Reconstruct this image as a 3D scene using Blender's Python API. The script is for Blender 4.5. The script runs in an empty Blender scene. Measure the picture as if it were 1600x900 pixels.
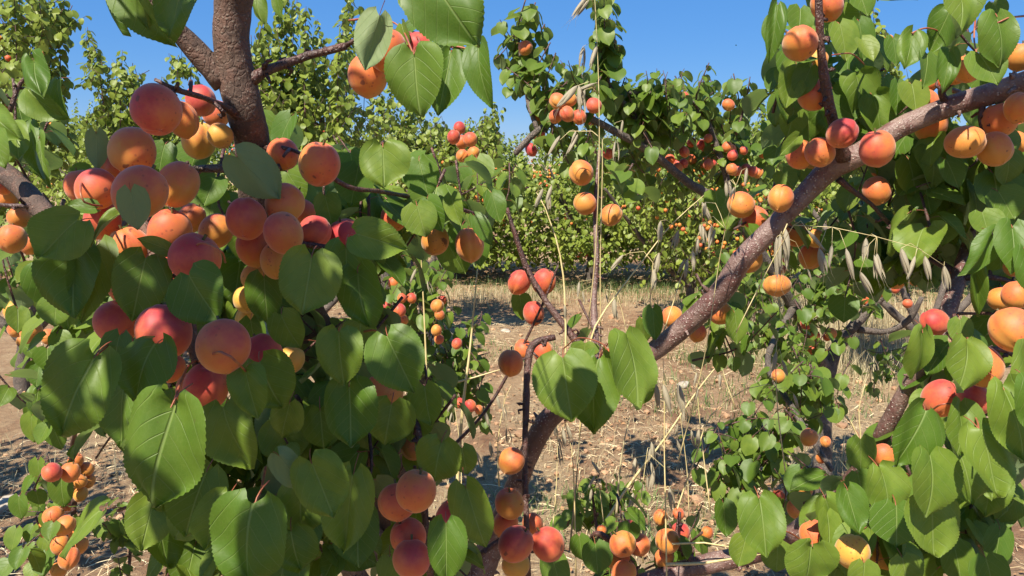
import bpy, bmesh, math, random
import numpy as np
from mathutils import Vector, Matrix, noise as mnoise
R = random.Random(7)
C = bpy.context.scene.collection
scene = bpy.context.scene

# ------------------------------------------------------------------ camera
FPX = 1164.0
PITCH = math.atan(195/FPX)
CAMZ = 1.5
cam_d = bpy.data.cameras.new('camera'); cam = bpy.data.objects.new('camera', cam_d); C.objects.link(cam)
cam_d.sensor_width = 36; cam_d.lens = FPX/1600*36; cam_d.clip_start = 0.02; cam_d.clip_end = 9000
cam.location = (0, 0, CAMZ); cam.rotation_euler = (math.pi/2-PITCH, 0, 0)
scene.camera = cam
# ------------------------------------------------------------------ sky and sun
SUN_DIR = Vector((-0.30, -0.50, 0.86)).normalized()      # from the scene towards the sun
world = bpy.data.worlds.new('World'); scene.world = world; world.use_nodes = True
wn = world.node_tree; wn.nodes.clear()
wo = wn.nodes.new('ShaderNodeOutputWorld'); bg = wn.nodes.new('ShaderNodeBackground'); sk = wn.nodes.new('ShaderNodeTexSky')
sk.sky_type = 'NISHITA'; sk.sun_disc = False
sk.sun_elevation = math.asin(SUN_DIR.z); sk.sun_rotation = math.atan2(SUN_DIR.x, SUN_DIR.y)
sk.altitude = 900; sk.air_density = 1.0; sk.dust_density = 0.5; sk.ozone_density = 3.0
hs = wn.nodes.new('ShaderNodeHueSaturation'); hs.inputs['Saturation'].default_value = 1.4; hs.inputs['Value'].default_value = .85
SKY = 0.07
mxs = wn.nodes.new('ShaderNodeMix'); mxs.data_type = 'RGBA'; mxs.inputs[0].default_value = .55     # clear, evenly blue summer sky
mxs.inputs[7].default_value = (.072/SKY, .19/SKY, .47/SKY, 1)
wn.links.new(sk.outputs[0], hs.inputs['Color']); wn.links.new(hs.outputs[0], mxs.inputs[6]); wn.links.new(mxs.outputs[2], bg.inputs['Color'])
bg.inputs['Strength'].default_value = SKY
wn.links.new(bg.outputs[0], wo.inputs['Surface'])
sl = bpy.data.lights.new('sun', 'SUN'); sl.energy = 5.0; sl.angle = math.radians(0.53); sl.color = (1.0, 0.95, 0.86)
so = bpy.data.objects.new('sun', sl); C.objects.link(so)
so.rotation_euler = (-SUN_DIR).to_track_quat('-Z', 'Y').to_euler(); so.location = SUN_DIR*30; sl.color = (1.0, 0.93, 0.80)
scene.view_settings.view_transform = 'Standard'; scene.view_settings.look = 'None'
scene.view_settings.exposure = 0.98; scene.view_settings.gamma = 1
scene.cycles.max_bounces = 8; scene.cycles.transmission_bounces = 4; scene.cycles.transparent_max_bounces = 4

FW = Vector((0, math.cos(PITCH), -math.sin(PITCH))); UP = Vector((0, math.sin(PITCH), math.cos(PITCH))); RT = Vector((1, 0, 0))
CAM = Vector((0, 0, CAMZ)); Z = Vector((0, 0, 1))
def P(x, y, d): return CAM + RT*((x-800)/FPX*d) + UP*((450-y)/FPX*d) + FW*d
def proj(p):
    v = p-CAM; d = v.dot(FW)
    if d < .05: return None
    return 800+v.dot(RT)/d*FPX, 450-v.dot(UP)/d*FPX, d
def G(x, y):
    v = RT*((x-800)/FPX) + UP*((450-y)/FPX) + FW
    return CAM + v*(-CAMZ/v.z)
def rv(s=1.0): return Vector((R.uniform(-s, s), R.uniform(-s, s), R.uniform(-s, s)))

# ------------------------------------------------------------------ node helpers
class N:
    def __init__(s, name):
        s.m = bpy.data.materials.new(name); s.m.use_nodes = True; s.t = s.m.node_tree; s.t.nodes.clear()
        s.out = s.t.nodes.new('ShaderNodeOutputMaterial')
    def n(s, typ, **kw):
        nd = s.t.nodes.new(typ)
        for k, v in kw.items():
            if k.startswith('_'): setattr(nd, k[1:], v)
        return nd
    def l(s, a, b): s.t.links.new(a, b)
    def setin(s, nd, key, v):
        if hasattr(v, 'links') or isinstance(v, bpy.types.NodeSocket): s.l(v, nd.inputs[key])
        else: nd.inputs[key].default_value = v
    def math(s, op, a, b=0.0, c=None, clamp=False):
        nd = s.n('ShaderNodeMath'); nd.operation = op; nd.use_clamp = clamp
        s.setin(nd, 0, a); s.setin(nd, 1, b)
        if c is not None: s.setin(nd, 2, c)
        return nd.outputs[0]
    def smooth(s, x, a, b):
        nd = s.n('ShaderNodeMapRange'); nd.interpolation_type = 'SMOOTHSTEP'
        s.setin(nd, 'Value', x); s.setin(nd, 'From Min', a); s.setin(nd, 'From Max', b)
        return nd.outputs[0]
    def mix(s, f, a, b):
        nd = s.n('ShaderNodeMix'); nd.data_type = 'RGBA'
        s.setin(nd, 0, f); s.setin(nd, 6, a); s.setin(nd, 7, b)
        return nd.outputs[2]
    def noise(s, vec, scale, detail=3, rough=.5, dist=0):
        nd = s.n('ShaderNodeTexNoise'); nd.inputs['Scale'].default_value = scale; nd.inputs['Detail'].default_value = detail
        nd.inputs['Roughness'].default_value = rough; nd.inputs['Distortion'].default_value = dist
        if vec is not None: s.l(vec, nd.inputs['Vector'])
        return nd.outputs[0]
    def voro(s, vec, scale, feature='F1'):
        nd = s.n('ShaderNodeTexVoronoi'); nd.feature = feature; nd.inputs['Scale'].default_value = scale
        if vec is not None: s.l(vec, nd.inputs['Vector'])
        return nd
    def bump(s, h, strength, dist=.01):
        nd = s.n('ShaderNodeBump'); nd.inputs['Strength'].default_value = strength; nd.inputs['Distance'].default_value = dist
        s.l(h, nd.inputs['Height']); return nd.outputs[0]
    def obj(s): return s.n('ShaderNodeTexCoord').outputs['Object']
    def map(s, vec, sc):
        nd = s.n('ShaderNodeMapping'); nd.inputs['Scale'].default_value = sc; s.l(vec, nd.inputs['Vector']); return nd.outputs[0]
def rgb(r, g, b): return (r, g, b, 1)

# ------------------------------------------------------------------ materials
def mat_leaf(name, cA, cB, back, trans, tw=0.36, veins=True):
    k = N(name)
    uv = k.n('ShaderNodeTexCoord').outputs['UV']
    sp = k.n('ShaderNodeSeparateXYZ'); k.l(uv, sp.inputs[0])
    u, v = sp.outputs[0], sp.outputs[1]
    oi = k.n('ShaderNodeObjectInfo'); ge = k.n('ShaderNodeNewGeometry')
    rnd = k.math('FRACT', k.math('ADD', k.math('MULTIPLY', oi.outputs['Random'], 7.13), ge.outputs['Random Per Island']))
    col = k.mix(k.smooth(rnd, 0.0, 1.0), cA, cB)
    ob = k.n('ShaderNodeCombineXYZ'); k.l(u, ob.inputs[0]); k.l(v, ob.inputs[1]); k.l(k.math('MULTIPLY', rnd, 17.0), ob.inputs[2])
    blot = k.noise(ob.outputs[0], 3.2, 3)
    col = k.mix(k.math('MULTIPLY', k.smooth(blot, .35, .75), .45), col, rgb(cA[0]*.75, cA[1]*.9, cA[2]*.8))
    # an odd leaf is yellower
    yel = k.smooth(rnd, .94, 1.0)
    col = k.mix(k.math('MULTIPLY', yel, .65), col, rgb(.17, .22, .03))
    spk = k.noise(ob.outputs[0], 21, 2)
    col = k.mix(k.math('MULTIPLY', k.smooth(spk, .69, .76), .4), col, rgb(.10, .075, .03))
    h = None
    if veins:
        au = k.math('ABSOLUTE', u)
        mid = k.math('SUBTRACT', 1.0, k.smooth(au, .004, .022))
        # side veins leave the midrib and sweep towards the tip
        t = k.math('SUBTRACT', v, k.math('MULTIPLY', au, 0.95))
        t = k.math('ADD', t, k.math('MULTIPLY', k.math('MULTIPLY', au, au), -.35))
        f = k.math('FRACT', k.math('ADD', k.math('MULTIPLY', t, 4.9), .25))
        f = k.math('ABSOLUTE', k.math('SUBTRACT', f, .5))
        side = k.math('SUBTRACT', 1.0, k.smooth(f, .008, .05))
        cells = k.voro(ob.outputs[0], 24, 'DISTANCE_TO_EDGE').outputs['Distance']
        net = k.math('SUBTRACT', 1.0, k.smooth(cells, .0, .09))
        vv = k.math('MAXIMUM', mid, k.math('MULTIPLY', side, .6))
        vall = k.math('MAXIMUM', vv, k.math('MULTIPLY', net, .16))
        col = k.mix(k.math('MULTIPLY', vall, .5), col, rgb(.30, .38, .12))
        h = k.math('SUBTRACT', k.math('MULTIPLY', blot, .5), k.math('MULTIPLY', vv, .7))
    bcol = k.mix(.75, col, back)
    c2 = k.mix(ge.outputs['Backfacing'], col, bcol)
    b = k.n('ShaderNodeBsdfPrincipled'); k.l(c2, b.inputs['Base Color'])
    b.inputs['Roughness'].default_value = .43; b.inputs['IOR'].default_value = 1.42
    k.l(k.math('SUBTRACT', .42, k.math('MULTIPLY', ge.outputs['Backfacing'], .3)), b.inputs['Specular IOR Level'])
    k.l(k.math('ADD', .36, k.math('MULTIPLY', blot, .22)), b.inputs['Roughness'])
    if h is not None: k.l(k.bump(h, .5, .003), b.inputs['Normal'])
    tr = k.n('ShaderNodeBsdfTranslucent')
    tc = k.mix(.5, c2, trans); k.l(tc, tr.inputs['Color'])
    mx = k.n('ShaderNodeMixShader'); mx.inputs[0].default_value = tw
    k.l(b.outputs[0], mx.inputs[1]); k.l(tr.outputs[0], mx.inputs[2]); k.l(mx.outputs[0], k.out.inputs[0])
    return k.m
def mat_simple(name, c1, c2, scale=20, rough=.7, bump=.3, stretch=(1, 1, 1), rnd=0.0, trans=0.0, dist=.01):
    k = N(name); o = k.map(k.obj(), stretch)
    nz = k.noise(o, scale, 5, .6)
    col = k.mix(k.smooth(nz, .3, .7), c1, c2)
    if rnd:
        ge = k.n('ShaderNodeNewGeometry'); oi = k.n('ShaderNodeObjectInfo')
        rr = k.math('FRACT', k.math('ADD', oi.outputs['Random'], ge.outputs['Random Per Island']))
        hv = k.n('ShaderNodeHueSaturation'); k.l(col, hv.inputs['Color'])
        k.l(k.math('ADD', 1-rnd/2, k.math('MULTIPLY', rr, rnd)), hv.inputs['Value']); col = hv.outputs[0]
    b = k.n('ShaderNodeBsdfPrincipled'); k.l(col, b.inputs['Base Color']); b.inputs['Roughness'].default_value = rough
    if bump: k.l(k.bump(nz, bump, dist), b.inputs['Normal'])
    if trans:
        tr = k.n('ShaderNodeBsdfTranslucent'); k.l(col, tr.inputs[0]); mx = k.n('ShaderNodeMixShader'); mx.inputs[0].default_value = trans
        k.l(b.outputs[0], mx.inputs[1]); k.l(tr.outputs[0], mx.inputs[2]); k.l(mx.outputs[0], k.out.inputs[0])
    else: k.l(b.outputs[0], k.out.inputs[0])
    return k.m
def mat_bark(name, dark, light, lent, red, rough=.6, fiss=1.0):
    k = N(name); o = k.obj()
    n1 = k.noise(o, 9, 6, .65); n2 = k.noise(o, 55, 6, .7); n3 = k.noise(k.map(o, (1, 1, 1)), 150, 3, .6)
    col = k.mix(k.smooth(n1, .35, .65), dark, light)
    col = k.mix(k.math('MULTIPLY', k.smooth(n2, .45, .62), .7), col, red)
    v = k.voro(o, 190); vs = k.math('SUBTRACT', 1.0, k.smooth(v.outputs['Distance'], .16, .34))
    vs = k.math('MULTIPLY', vs, k.smooth(n2, .40, .56))
    col = k.mix(k.math('MULTIPLY', vs, .75), col, lent)
    wv = k.n('ShaderNodeVectorMath'); wv.operation = 'MULTIPLY_ADD'; nn = k.n('ShaderNodeTexNoise'); nn.inputs['Scale'].default_value = 40; k.l(o, nn.inputs['Vector']); k.l(nn.outputs[1], wv.inputs[0]); wv.inputs[1].default_value = (.03, .03, .03); k.l(o, wv.inputs[2])
    cr = k.voro(k.map(wv.outputs[0], (1, 1, .5)), 125, 'DISTANCE_TO_EDGE').outputs['Distance']
    crk = k.math('SUBTRACT', 1.0, k.smooth(cr, 0, .14))
    crk = k.math('MULTIPLY', crk, fiss)
    col = k.mix(k.math('MULTIPLY', crk, .6), col, rgb(dark[0]*.5, dark[1]*.5, dark[2]*.5))
    b = k.n('ShaderNodeBsdfPrincipled'); k.l(col, b.inputs['Base Color']); b.inputs['Roughness'].default_value = rough
    h = k.math('ADD', k.math('MULTIPLY', n3, .35), n2); h = k.math('SUBTRACT', h, k.math('MULTIPLY', crk, .9)); h = k.math('ADD', h, k.math('MULTIPLY', vs, .3))
    k.l(k.bump(h, .8, .004), b.inputs['Normal']); k.l(b.outputs[0], k.out.inputs[0])
    return k.m
def mat_apricot(name, far=False):
    k = N(name); o = k.obj(); oi = k.n('ShaderNodeObjectInfo'); ge = k.n('ShaderNodeNewGeometry')
    if far:
        r = ge.outputs['Random Per Island']
        col = k.mix(k.smooth(r, .2, 1), rgb(.62, .22, .035), rgb(.58, .10, .04))
    else:
        sc = k.n('ShaderNodeSeparateColor'); k.l(oi.outputs['Color'], sc.inputs[0])
        bl, ye = sc.outputs[0], sc.outputs[1]; an = k.math('MULTIPLY', sc.outputs[2], 6.28319)
        sp = k.n('ShaderNodeSeparateXYZ'); k.l(o, sp.inputs[0])
        off = k.n('ShaderNodeVectorMath'); off.operation = 'ADD'; k.l(o, off.inputs[0])
        cb = k.n('ShaderNodeCombineXYZ'); k.l(k.math('MULTIPLY', oi.outputs['Random'], 31.0), cb.inputs[0]); k.l(cb.outputs[0], off.inputs[1]); oo = off.outputs[0]
        n1 = k.noise(oo, 34, 3, .55); n2 = k.noise(oo, 150, 4, .6)
        # blush on the shoulder (local +x / +z), spreading with the blush value
        dx = k.math('ADD', k.math('MULTIPLY', sp.outputs[0], k.math('COSINE', an)), k.math('MULTIPLY', sp.outputs[1], k.math('SINE', an)))
        g = k.math('ADD', k.math('MULTIPLY', dx, 44.0), k.math('MULTIPLY', sp.outputs[2], 30.0))
        g = k.math('ADD', g, k.math('MULTIPLY', k.math('SUBTRACT', n1, .5), 3.2))
        g = k.math('ADD', g, k.math('MULTIPLY', k.math('SUBTRACT', bl, .74), 3.4))
        g = k.math('ADD', g, k.math('MULTIPLY', k.math('SUBTRACT', n2, .5), 1.6))
        base = k.mix(k.smooth(n1, .3, .75), rgb(.56, .155, .028), rgb(.62, .20, .045))
        base = k.mix(ye, base, rgb(.66, .38, .055))
        gn = k.math('MULTIPLY', k.smooth(g, -.6, -1.6), .35); base = k.mix(gn, base, rgb(.52, .33, .05))
        c1 = k.mix(k.smooth(g, -1.1, .7), base, rgb(.54, .105, .042))
        col = k.mix(k.smooth(g, .1, 2.0), c1, rgb(.40, .032, .034))
        v = k.voro(oo, 165); spk = k.math('SUBTRACT', 1.0, k.smooth(v.outputs['Distance'], .12, .24))
        spk = k.math('MULTIPLY', spk, k.smooth(n1, .46, .56))
        col = k.mix(k.math('MULTIPLY', spk, .65), col, rgb(.30, .06, .03))
        n3 = k.noise(oo, 60, 2); col = k.mix(k.math('MULTIPLY', k.smooth(n3, .70, .73), .8), col, rgb(.13, .035, .02))
    b = k.n('ShaderNodeBsdfPrincipled'); k.l(col, b.inputs['Base Color'])
    b.inputs['Roughness'].default_value = .56; b.inputs['Specular IOR Level'].default_value = .38
    if not far:
        b.inputs['Sheen Weight'].default_value = .3; b.inputs['Sheen Roughness'].default_value = .45
        b.inputs['Sheen Tint'].default_value = rgb(1, .82, .72)
        b.inputs['Subsurface Weight'].default_value = .12; b.inputs['Subsurface Radius'].default_value = (.006, .0025, .001); b.inputs['Subsurface Scale'].default_value = 1
        k.l(k.bump(k.noise(o, 700, 3, .7), .12, .0006), b.inputs['Normal'])
    k.l(b.outputs[0], k.out.inputs[0]); return k.m

M = {}
M['leaf'] = mat_leaf('apricot_leaf', rgb(.078, .148, .014), rgb(.172, .240, .030), rgb(.23, .29, .16), rgb(.26, .42, .03))
M['leaf_mid'] = mat_leaf('apricot_leaf_young', rgb(.085, .145, .018), rgb(.16, .225, .03), rgb(.20, .25, .11), rgb(.30, .44, .03), veins=False)
M['leaf_far'] = mat_leaf('orchard_leaf', rgb(.15, .20, .026), rgb(.27, .32, .05), rgb(.20, .24, .09), rgb(.34, .44, .04), veins=False)
M['petiole'] = mat_simple('leaf_stalk_red', rgb(.26, .05, .035), rgb(.34, .13, .05), 60, .45, .1)
M['bark'] = mat_bark('old_bark', rgb(.055, .033, .024), rgb(.125, .075, .052), rgb(.22, .17, .13), rgb(.14, .07, .048), .8, .22)
M['bark_red'] = mat_bark('young_bark', rgb(.10, .050, .040), rgb(.25, .165, .135), rgb(.50, .42, .35), rgb(.12, .042, .036), .42, .12)
M['twig'] = mat_bark('twig_bark', rgb(.045, .022, .018), rgb(.10, .05, .038), rgb(.22, .16, .12), rgb(.12, .04, .03), .5, .3)
M['grey_bark'] = mat_bark('grey_bark', rgb(.075, .058, .046), rgb(.18, .145, .115), rgb(.30, .27, .23), rgb(.13, .09, .07), .8, .7)
M['apricot'] = mat_apricot('apricot_skin'); M['apricot_far'] = mat_apricot('apricot_skin_small', True)
M['fruit_stalk'] = mat_simple('fruit_stalk', rgb(.14, .08, .03), rgb(.10, .13, .03), 200, .7, .2)
M['oat'] = mat_simple('oat_husk', rgb(.30, .25, .16), rgb(.46, .40, .28), 30, .5, .3, (6, 6, .6), .2, .3, .003)
M['oat_stalk'] = mat_simple('oat_straw', rgb(.52, .40, .17), rgb(.62, .52, .27), 30, .45, .1, (5, 5, 1), .2)
M['straw'] = mat_simple('straw_litter', rgb(.44, .33, .17), rgb(.62, .51, .31), 9, .7, 0, (1, 1, 1), .9)
M['dry_leaf'] = mat_simple('dead_leaf', rgb(.20, .10, .045), rgb(.33, .19, .09), 9, .8, 0, (1, 1, 1), .8)
M['grass_dry'] = mat_simple('dry_grass', rgb(.42, .34, .18), rgb(.55, .47, .28), 5, .6, 0, (1, 1, 1), .5, .25)
M['weed'] = mat_simple('weed_green', rgb(.08, .14, .03), rgb(.17, .24, .07), 5, .6, 0, (1, 1, 1), .5, .3)
M['stone'] = mat_simple('pale_stone', rgb(.30, .24, .18), rgb(.48, .42, .34), 14, .85, .6)
M['clod'] = mat_simple('soil_clod', rgb(.26, .14, .075), rgb(.40, .24, .13), 24, .9, .6, (1, 1, 1), .6)
M['hill'] = mat_simple('hazed_hill_scrub', rgb(.16, .20, .20), rgb(.26, .28, .26), .012, .9, 0)  # distance haze is painted into this pale grey-green base colour
def mat_ground():
    k = N('orchard_soil'); o = k.obj()
    n1 = k.noise(o, .55, 4, .6); n2 = k.noise(o, 4.5, 6, .7, .4); n3 = k.noise(o, 38, 5, .75)
    st = k.noise(k.map(o, (1, 5, 1)), 26, 4, .8, 1.5); st2 = k.noise(k.map(o, (6, 1, 1)), 22, 4, .8, 1.5)
    soil = k.mix(k.smooth(n2, .3, .7), rgb(.28, .135, .062), rgb(.46, .27, .14))
    soil = k.mix(k.math('MULTIPLY', k.smooth(n3, .45, .7), .5), soil, rgb(.16, .085, .048))
    straw = k.mix(k.smooth(st, .35, .65), rgb(.45, .31, .16), rgb(.62, .47, .27))
    f = k.smooth(k.math('ADD', k.math('MULTIPLY', n1, .9), k.math('MULTIPLY', n2, .45)), .50, .80)
    f = k.math('MULTIPLY', f, k.smooth(k.math('MAXIMUM', st, st2), .40, .58))
    col = k.mix(f, soil, straw)
    b = k.n('ShaderNodeBsdfPrincipled'); k.l(col, b.inputs['Base Color']); b.inputs['Roughness'].default_value = .92
    h = k.math('ADD', n3, k.math('ADD', k.math('MULTIPLY', st, .8), k.math('MULTIPLY', st2, .8)))
    k.l(k.bump(h, .9, .03), b.inputs['Normal']); k.l(b.outputs[0], k.out.inputs[0]); return k.m
M['ground'] = mat_ground()

# ------------------------------------------------------------------ object helpers
def mesh_from(name, V, F, mats, smooth=True, fm=None, uvs=None):
    me = bpy.data.meshes.new(name)
    V = np.asarray(V, dtype=np.float32); F = np.asarray(F, dtype=np.int32)
    nf, kk = F.shape
    me.vertices.add(len(V)); me.vertices.foreach_set('co', V.ravel())
    me.loops.add(nf*kk); me.loops.foreach_set('vertex_index', F.ravel())
    me.polygons.add(nf); me.polygons.foreach_set('loop_start', np.arange(nf, dtype=np.int32)*kk)
    try: me.polygons.foreach_set('loop_total', np.full(nf, kk, dtype=np.int32))
    except Exception: pass
    if fm is not None: me.polygons.foreach_set('material_index', np.asarray(fm, dtype=np.int32))
    if uvs is not None:
        l = me.uv_layers.new(name='UVMap'); l.data.foreach_set('uv', np.asarray(uvs, dtype=np.float32)[F.ravel()].ravel())
    me.update(calc_edges=True)
    me.polygons.foreach_set('use_smooth', np.full(nf, smooth, dtype=bool))
    for m in mats: me.materials.append(m)
    return me
def link(name, me, parent=None, mat=None):
    o = bpy.data.objects.new(name, me); C.objects.link(o)
    if parent is not None: o.parent = parent
    if mat is not None: o.matrix_world = mat if parent is None else mat
    return o
def tag(o, label=None, cat=None, group=None, kind=None):
    if label: o['label'] = label
    if cat: o['category'] = cat
    if group: o['group'] = group
    if kind: o['kind'] = kind
    return o
def empty(name, loc, label, cat, group=None):
    o = bpy.data.objects.new(name, None); C.objects.link(o); o.location = loc; o.empty_display_size = .05
    return tag(o, label, cat, group)

class MB:      # triangles collector
    def __init__(s): s.V = []; s.F = []; s.m = []; s.n = 0
    def add(s, V, F, m=0):
        V = np.asarray(V, dtype=np.float32); F = np.asarray(F, dtype=np.int32)
        s.V.append(V); s.F.append(F+s.n); s.m.append(np.full(len(F), m)); s.n += len(V)
    def build(s, name, mats, parent=None, smooth=True, origin=None):
        V = np.concatenate(s.V)
        if parent is not None: V = V-np.array(parent.location, dtype=np.float32)
        elif origin is not None: V = V-np.array(origin, dtype=np.float32)
        me = mesh_from(name, V, np.concatenate(s.F), mats, smooth, np.concatenate(s.m))
        o = link(name, me, parent)
        if parent is None and origin is not None: o.location = origin
        return o

def catmull(pts, rad, step):
    P_ = [Vector(p) for p in pts]; out = []; rr = []
    Q = [P_[0]*2-P_[1]]+P_+[P_[-1]*2-P_[-2]]; r = [rad[0]]+list(rad)+[rad[-1]]
    for i in range(1, len(Q)-2):
        n = max(1, int((Q[i+1]-Q[i]).length/step))
        for j in range(n):
            t = j/n
            a, b, c, d = Q[i-1], Q[i], Q[i+1], Q[i+2]
            out.append(.5*((2*b)+(c-a)*t+(2*a-5*b+4*c-d)*t*t+(3*b-a-3*c+d)*t**3)); rr.append(r[i]*(1-t)+r[i+1]*t)
    out.append(Q[-2]); rr.append(r[-2]); return out, rr
def tube(mb, pts, rad, sides=8, step=.02, knob=0.0, m=0, cap=True, freq=30):
    pts, rr = catmull(pts, rad, step)
    V = []; F = []; n = len(pts)
    t0 = (pts[1]-pts[0]).normalized(); nx = t0.orthogonal().normalized()
    for i in range(n):
        t = (pts[min(i+1, n-1)]-pts[max(i-1, 0)]).normalized()
        nx = (nx-t*nx.dot(t)).normalized(); ny = t.cross(nx)
        for s in range(sides):
            a = 2*math.pi*s/sides; dv = nx*math.cos(a)+ny*math.sin(a); p = pts[i]+dv*rr[i]
            if knob: p = p+dv*rr[i]*knob*(mnoise.noise(p*freq)+.7*mnoise.noise(p*freq*3.1)+.4*mnoise.noise(p*freq*8))
            V.append(p)
    for i in range(n-1):
        for s in range(sides):
            a = i*sides+s; b = i*sides+(s+1) % sides; c = b+sides; d = a+sides
            F.append((a, b, c)); F.append((a, c, d))
    if cap:
        V.append(pts[-1]+(pts[-1]-pts[-2]).normalized()*rr[-1]*.5); k = len(V)-1
        for s in range(sides): F.append(((n-1)*sides+s, (n-1)*sides+(s+1) % sides, k))
        V.append(pts[0]); k = len(V)-1
        for s in range(sides): F.append((s, k, (s+1) % sides))
    mb.add([tuple(v) for v in V], F, m)
    return pts, rr

# ------------------------------------------------------------------ leaf meshes
PET_END = np.array((0.0, -.25, -.27))
PX = [0, .03, .08, .16, .28, .40, .52, .64, .74, .82, .88, .93, .97, 1.0]
PY = [.26, .58, .76, .92, 1.0, 1.0, .95, .86, .71, .53, .36, .20, .10, 0.0]
def prof(v): return float(np.interp(v, PX, PY))
def leaf_template(rnd, nv, nu, teeth, wide, fold, curl, wave, petiole=True):
    """unit leaf: base at origin, tip at y=1, half width .5; +z is the upper face"""
    vs = np.linspace(0, 1, nv+1); us = np.linspace(-1, 1, nu*2+1); V = []; UV = []
    ph = rnd.uniform(0, 6); ph2 = rnd.uniform(0, 6); tw = rnd.uniform(-.12, .12); asym = rnd.uniform(.92, 1.08)
    for i, v in enumerate(vs):
        w = .5*wide*prof(v)
        for u in us:
            ww = w*(asym if u > 0 else 2-asym)
            x = u*ww
            if teeth and abs(u) == 1: x *= 1+(.020 if i % 2 else -.012)
            y = v-.17*abs(u)**1.2*max(0, 1-v*2.6)+ (0.010 if (teeth and abs(u) == 1 and i % 2) else 0)
            z = -fold*abs(x)*(1-.4*abs(x)) + 0.0
            z = abs(x)*fold - .5*fold*x*x - curl*(v*v) + wave*math.sin(v*7+ph+(2 if u > 0 else 0))*abs(u)**2*.5 + wave*.5*math.sin(u*4+ph2+v*3) + tw*x*v
            V.append((x, y, z)); UV.append((x, v))
    F = []; W = nu*2+1
    for i in range(nv):
        for j in range(W-1):
            a = i*W+j; F.append((a, a+1, a+W+1)); F.append((a, a+W+1, a+W))
    fm = [0]*len(F)
    if petiole:
        b0 = len(V); k = 5
        for i in range(k):
            t = i/(k-1); c = np.array((0, .03-.28*t**.8, -.006-.264*t**1.7)); r = .010+.003*t
            for s in range(3):
                a = 2*math.pi*s/3; V.append((c[0]+r*math.cos(a), c[1], c[2]+r*math.sin(a))); UV.append((0, 0))
        for i in range(k-1):
            for s in range(3):
                a = b0+i*3+s; b = b0+i*3+(s+1) % 3; F.append((a, b, b+3)); F.append((a, b+3, a+3)); fm += [1, 1]
    return np.array(V), np.array(F), np.array(fm), np.array(UV)
LR = random.Random(3)
HI = [leaf_template(LR, 46, 4, True, LR.uniform(.93, 1.04), LR.uniform(-.05, .55), LR.uniform(-.15, .42), LR.uniform(.05, .16)) for _ in range(16)]
MID = [leaf_template(LR, 9, 2, False, LR.uniform(.85, 1.08), LR.uniform(.1, .5), LR.uniform(0, .3), LR.uniform(.03, .08)) for _ in range(6)]
LOW = [leaf_template(LR, 5, 1, False, LR.uniform(.85, 1.0), LR.uniform(.2, .6), LR.uniform(0, .35), .03, False) for _ in range(4)]
def leaf_meshes(tp, name, mat): return [mesh_from(name, t[0], t[1], [mat, M['petiole']], True, t[2], t[3]) for t in tp]
ME_HI = leaf_meshes(HI, 'leaf', M['leaf']); ME_MID = leaf_meshes(MID, 'leaf', M['leaf_mid'])
ME_MIDF = leaf_meshes(MID, 'leaf', M['leaf_far'])
def bake_leaves(mats_, tps, rnd, name, mats, parent=None):
    """many leaves as ONE mesh"""
    by = [[] for _ in tps]
    for m in mats_: by[rnd.randrange(len(tps))].append(np.array(m))
    Vs = []; Fs = []; ms = []; uvs = []; n = 0
    for tp, L in zip(tps, by):
        if not L: continue
        A = np.array(L); V, F, fm, UV = tp
        X = np.einsum('kij,nj->kni', A[:, :3, :3], V)+A[:, None, :3, 3]
        k = len(L); Vs.append(X.reshape(-1, 3))
        Fs.append((F[None]+(np.arange(k)*len(V))[:, None, None]).reshape(-1, 3)+n); n += k*len(V)
        ms.append(np.tile(fm, k)); uvs.append(np.tile(UV, (k, 1)))
    V = np.concatenate(Vs)
    if parent is not None: V = V-np.array(parent.location)
    me = mesh_from(name, V, np.concatenate(Fs), mats, True, np.concatenate(ms), np.concatenate(uvs))
    o = link(name, me, parent); o['kind'] = 'stuff'; return o
def leaf_mat(base, D, Nn, L, W):
    D = D.normalized(); Nn = (Nn-D*Nn.dot(D)).normalized(); X = D.cross(Nn).normalized()
    m = Matrix.Identity(4)
    for i in range(3):
        m[i][0] = X[i]*W; m[i][1] = D[i]*L; m[i][2] = Nn[i]*L; m[i][3] = base[i]
    return m
def leaf_on(p, out, L, droop=None, roll=None):
    """matrix of a leaf whose stalk starts at p"""
    if droop is None: droop = R.uniform(.5, 1.6)
    out = out.normalized(); D = (out*1.0-Z*droop).normalized(); Nn = (out*droop+Z).normalized()
    X = D.cross(Nn); Nn = (Nn+X*(roll if roll is not None else R.uniform(-.6, .6))).normalized()
    m = leaf_mat(Vector((0, 0, 0)), D, Nn, L, L*R.uniform(.88, 1.08))
    e = m @ Vector(PET_END); m.translation = p-e; return m
def shoot_leaves(pts, n, size, lst, t0=.08, az=None):
    """leaves in a spiral along a polyline"""
    seg = [(pts[i+1]-pts[i]).length for i in range(len(pts)-1)]; tot = sum(seg); ang = R.uniform(0, 6.28)
    for i in range(n):
        s = (t0+(1-t0)*(i+R.uniform(0, .6))/n)*tot; k = 0
        while k < len(seg)-1 and s > seg[k]: s -= seg[k]; k += 1
        p = pts[k].lerp(pts[k+1], min(1, s/max(seg[k], 1e-6))); ang += 2.4+R.uniform(-.4, .4)
        t = (pts[k+1]-pts[k]).normalized(); nx = t.orthogonal().normalized(); ny = t.cross(nx)
        o = nx*math.cos(ang)+ny*math.sin(ang); o = Vector((o.x, o.y, o.z*.5))+rv(.2)
        if o.length < .1: o = Vector((1, 0, 0))
        lst.append(leaf_on(p, o, size*R.uniform(.7, 1.2)*(1-.3*i/n)))
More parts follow.
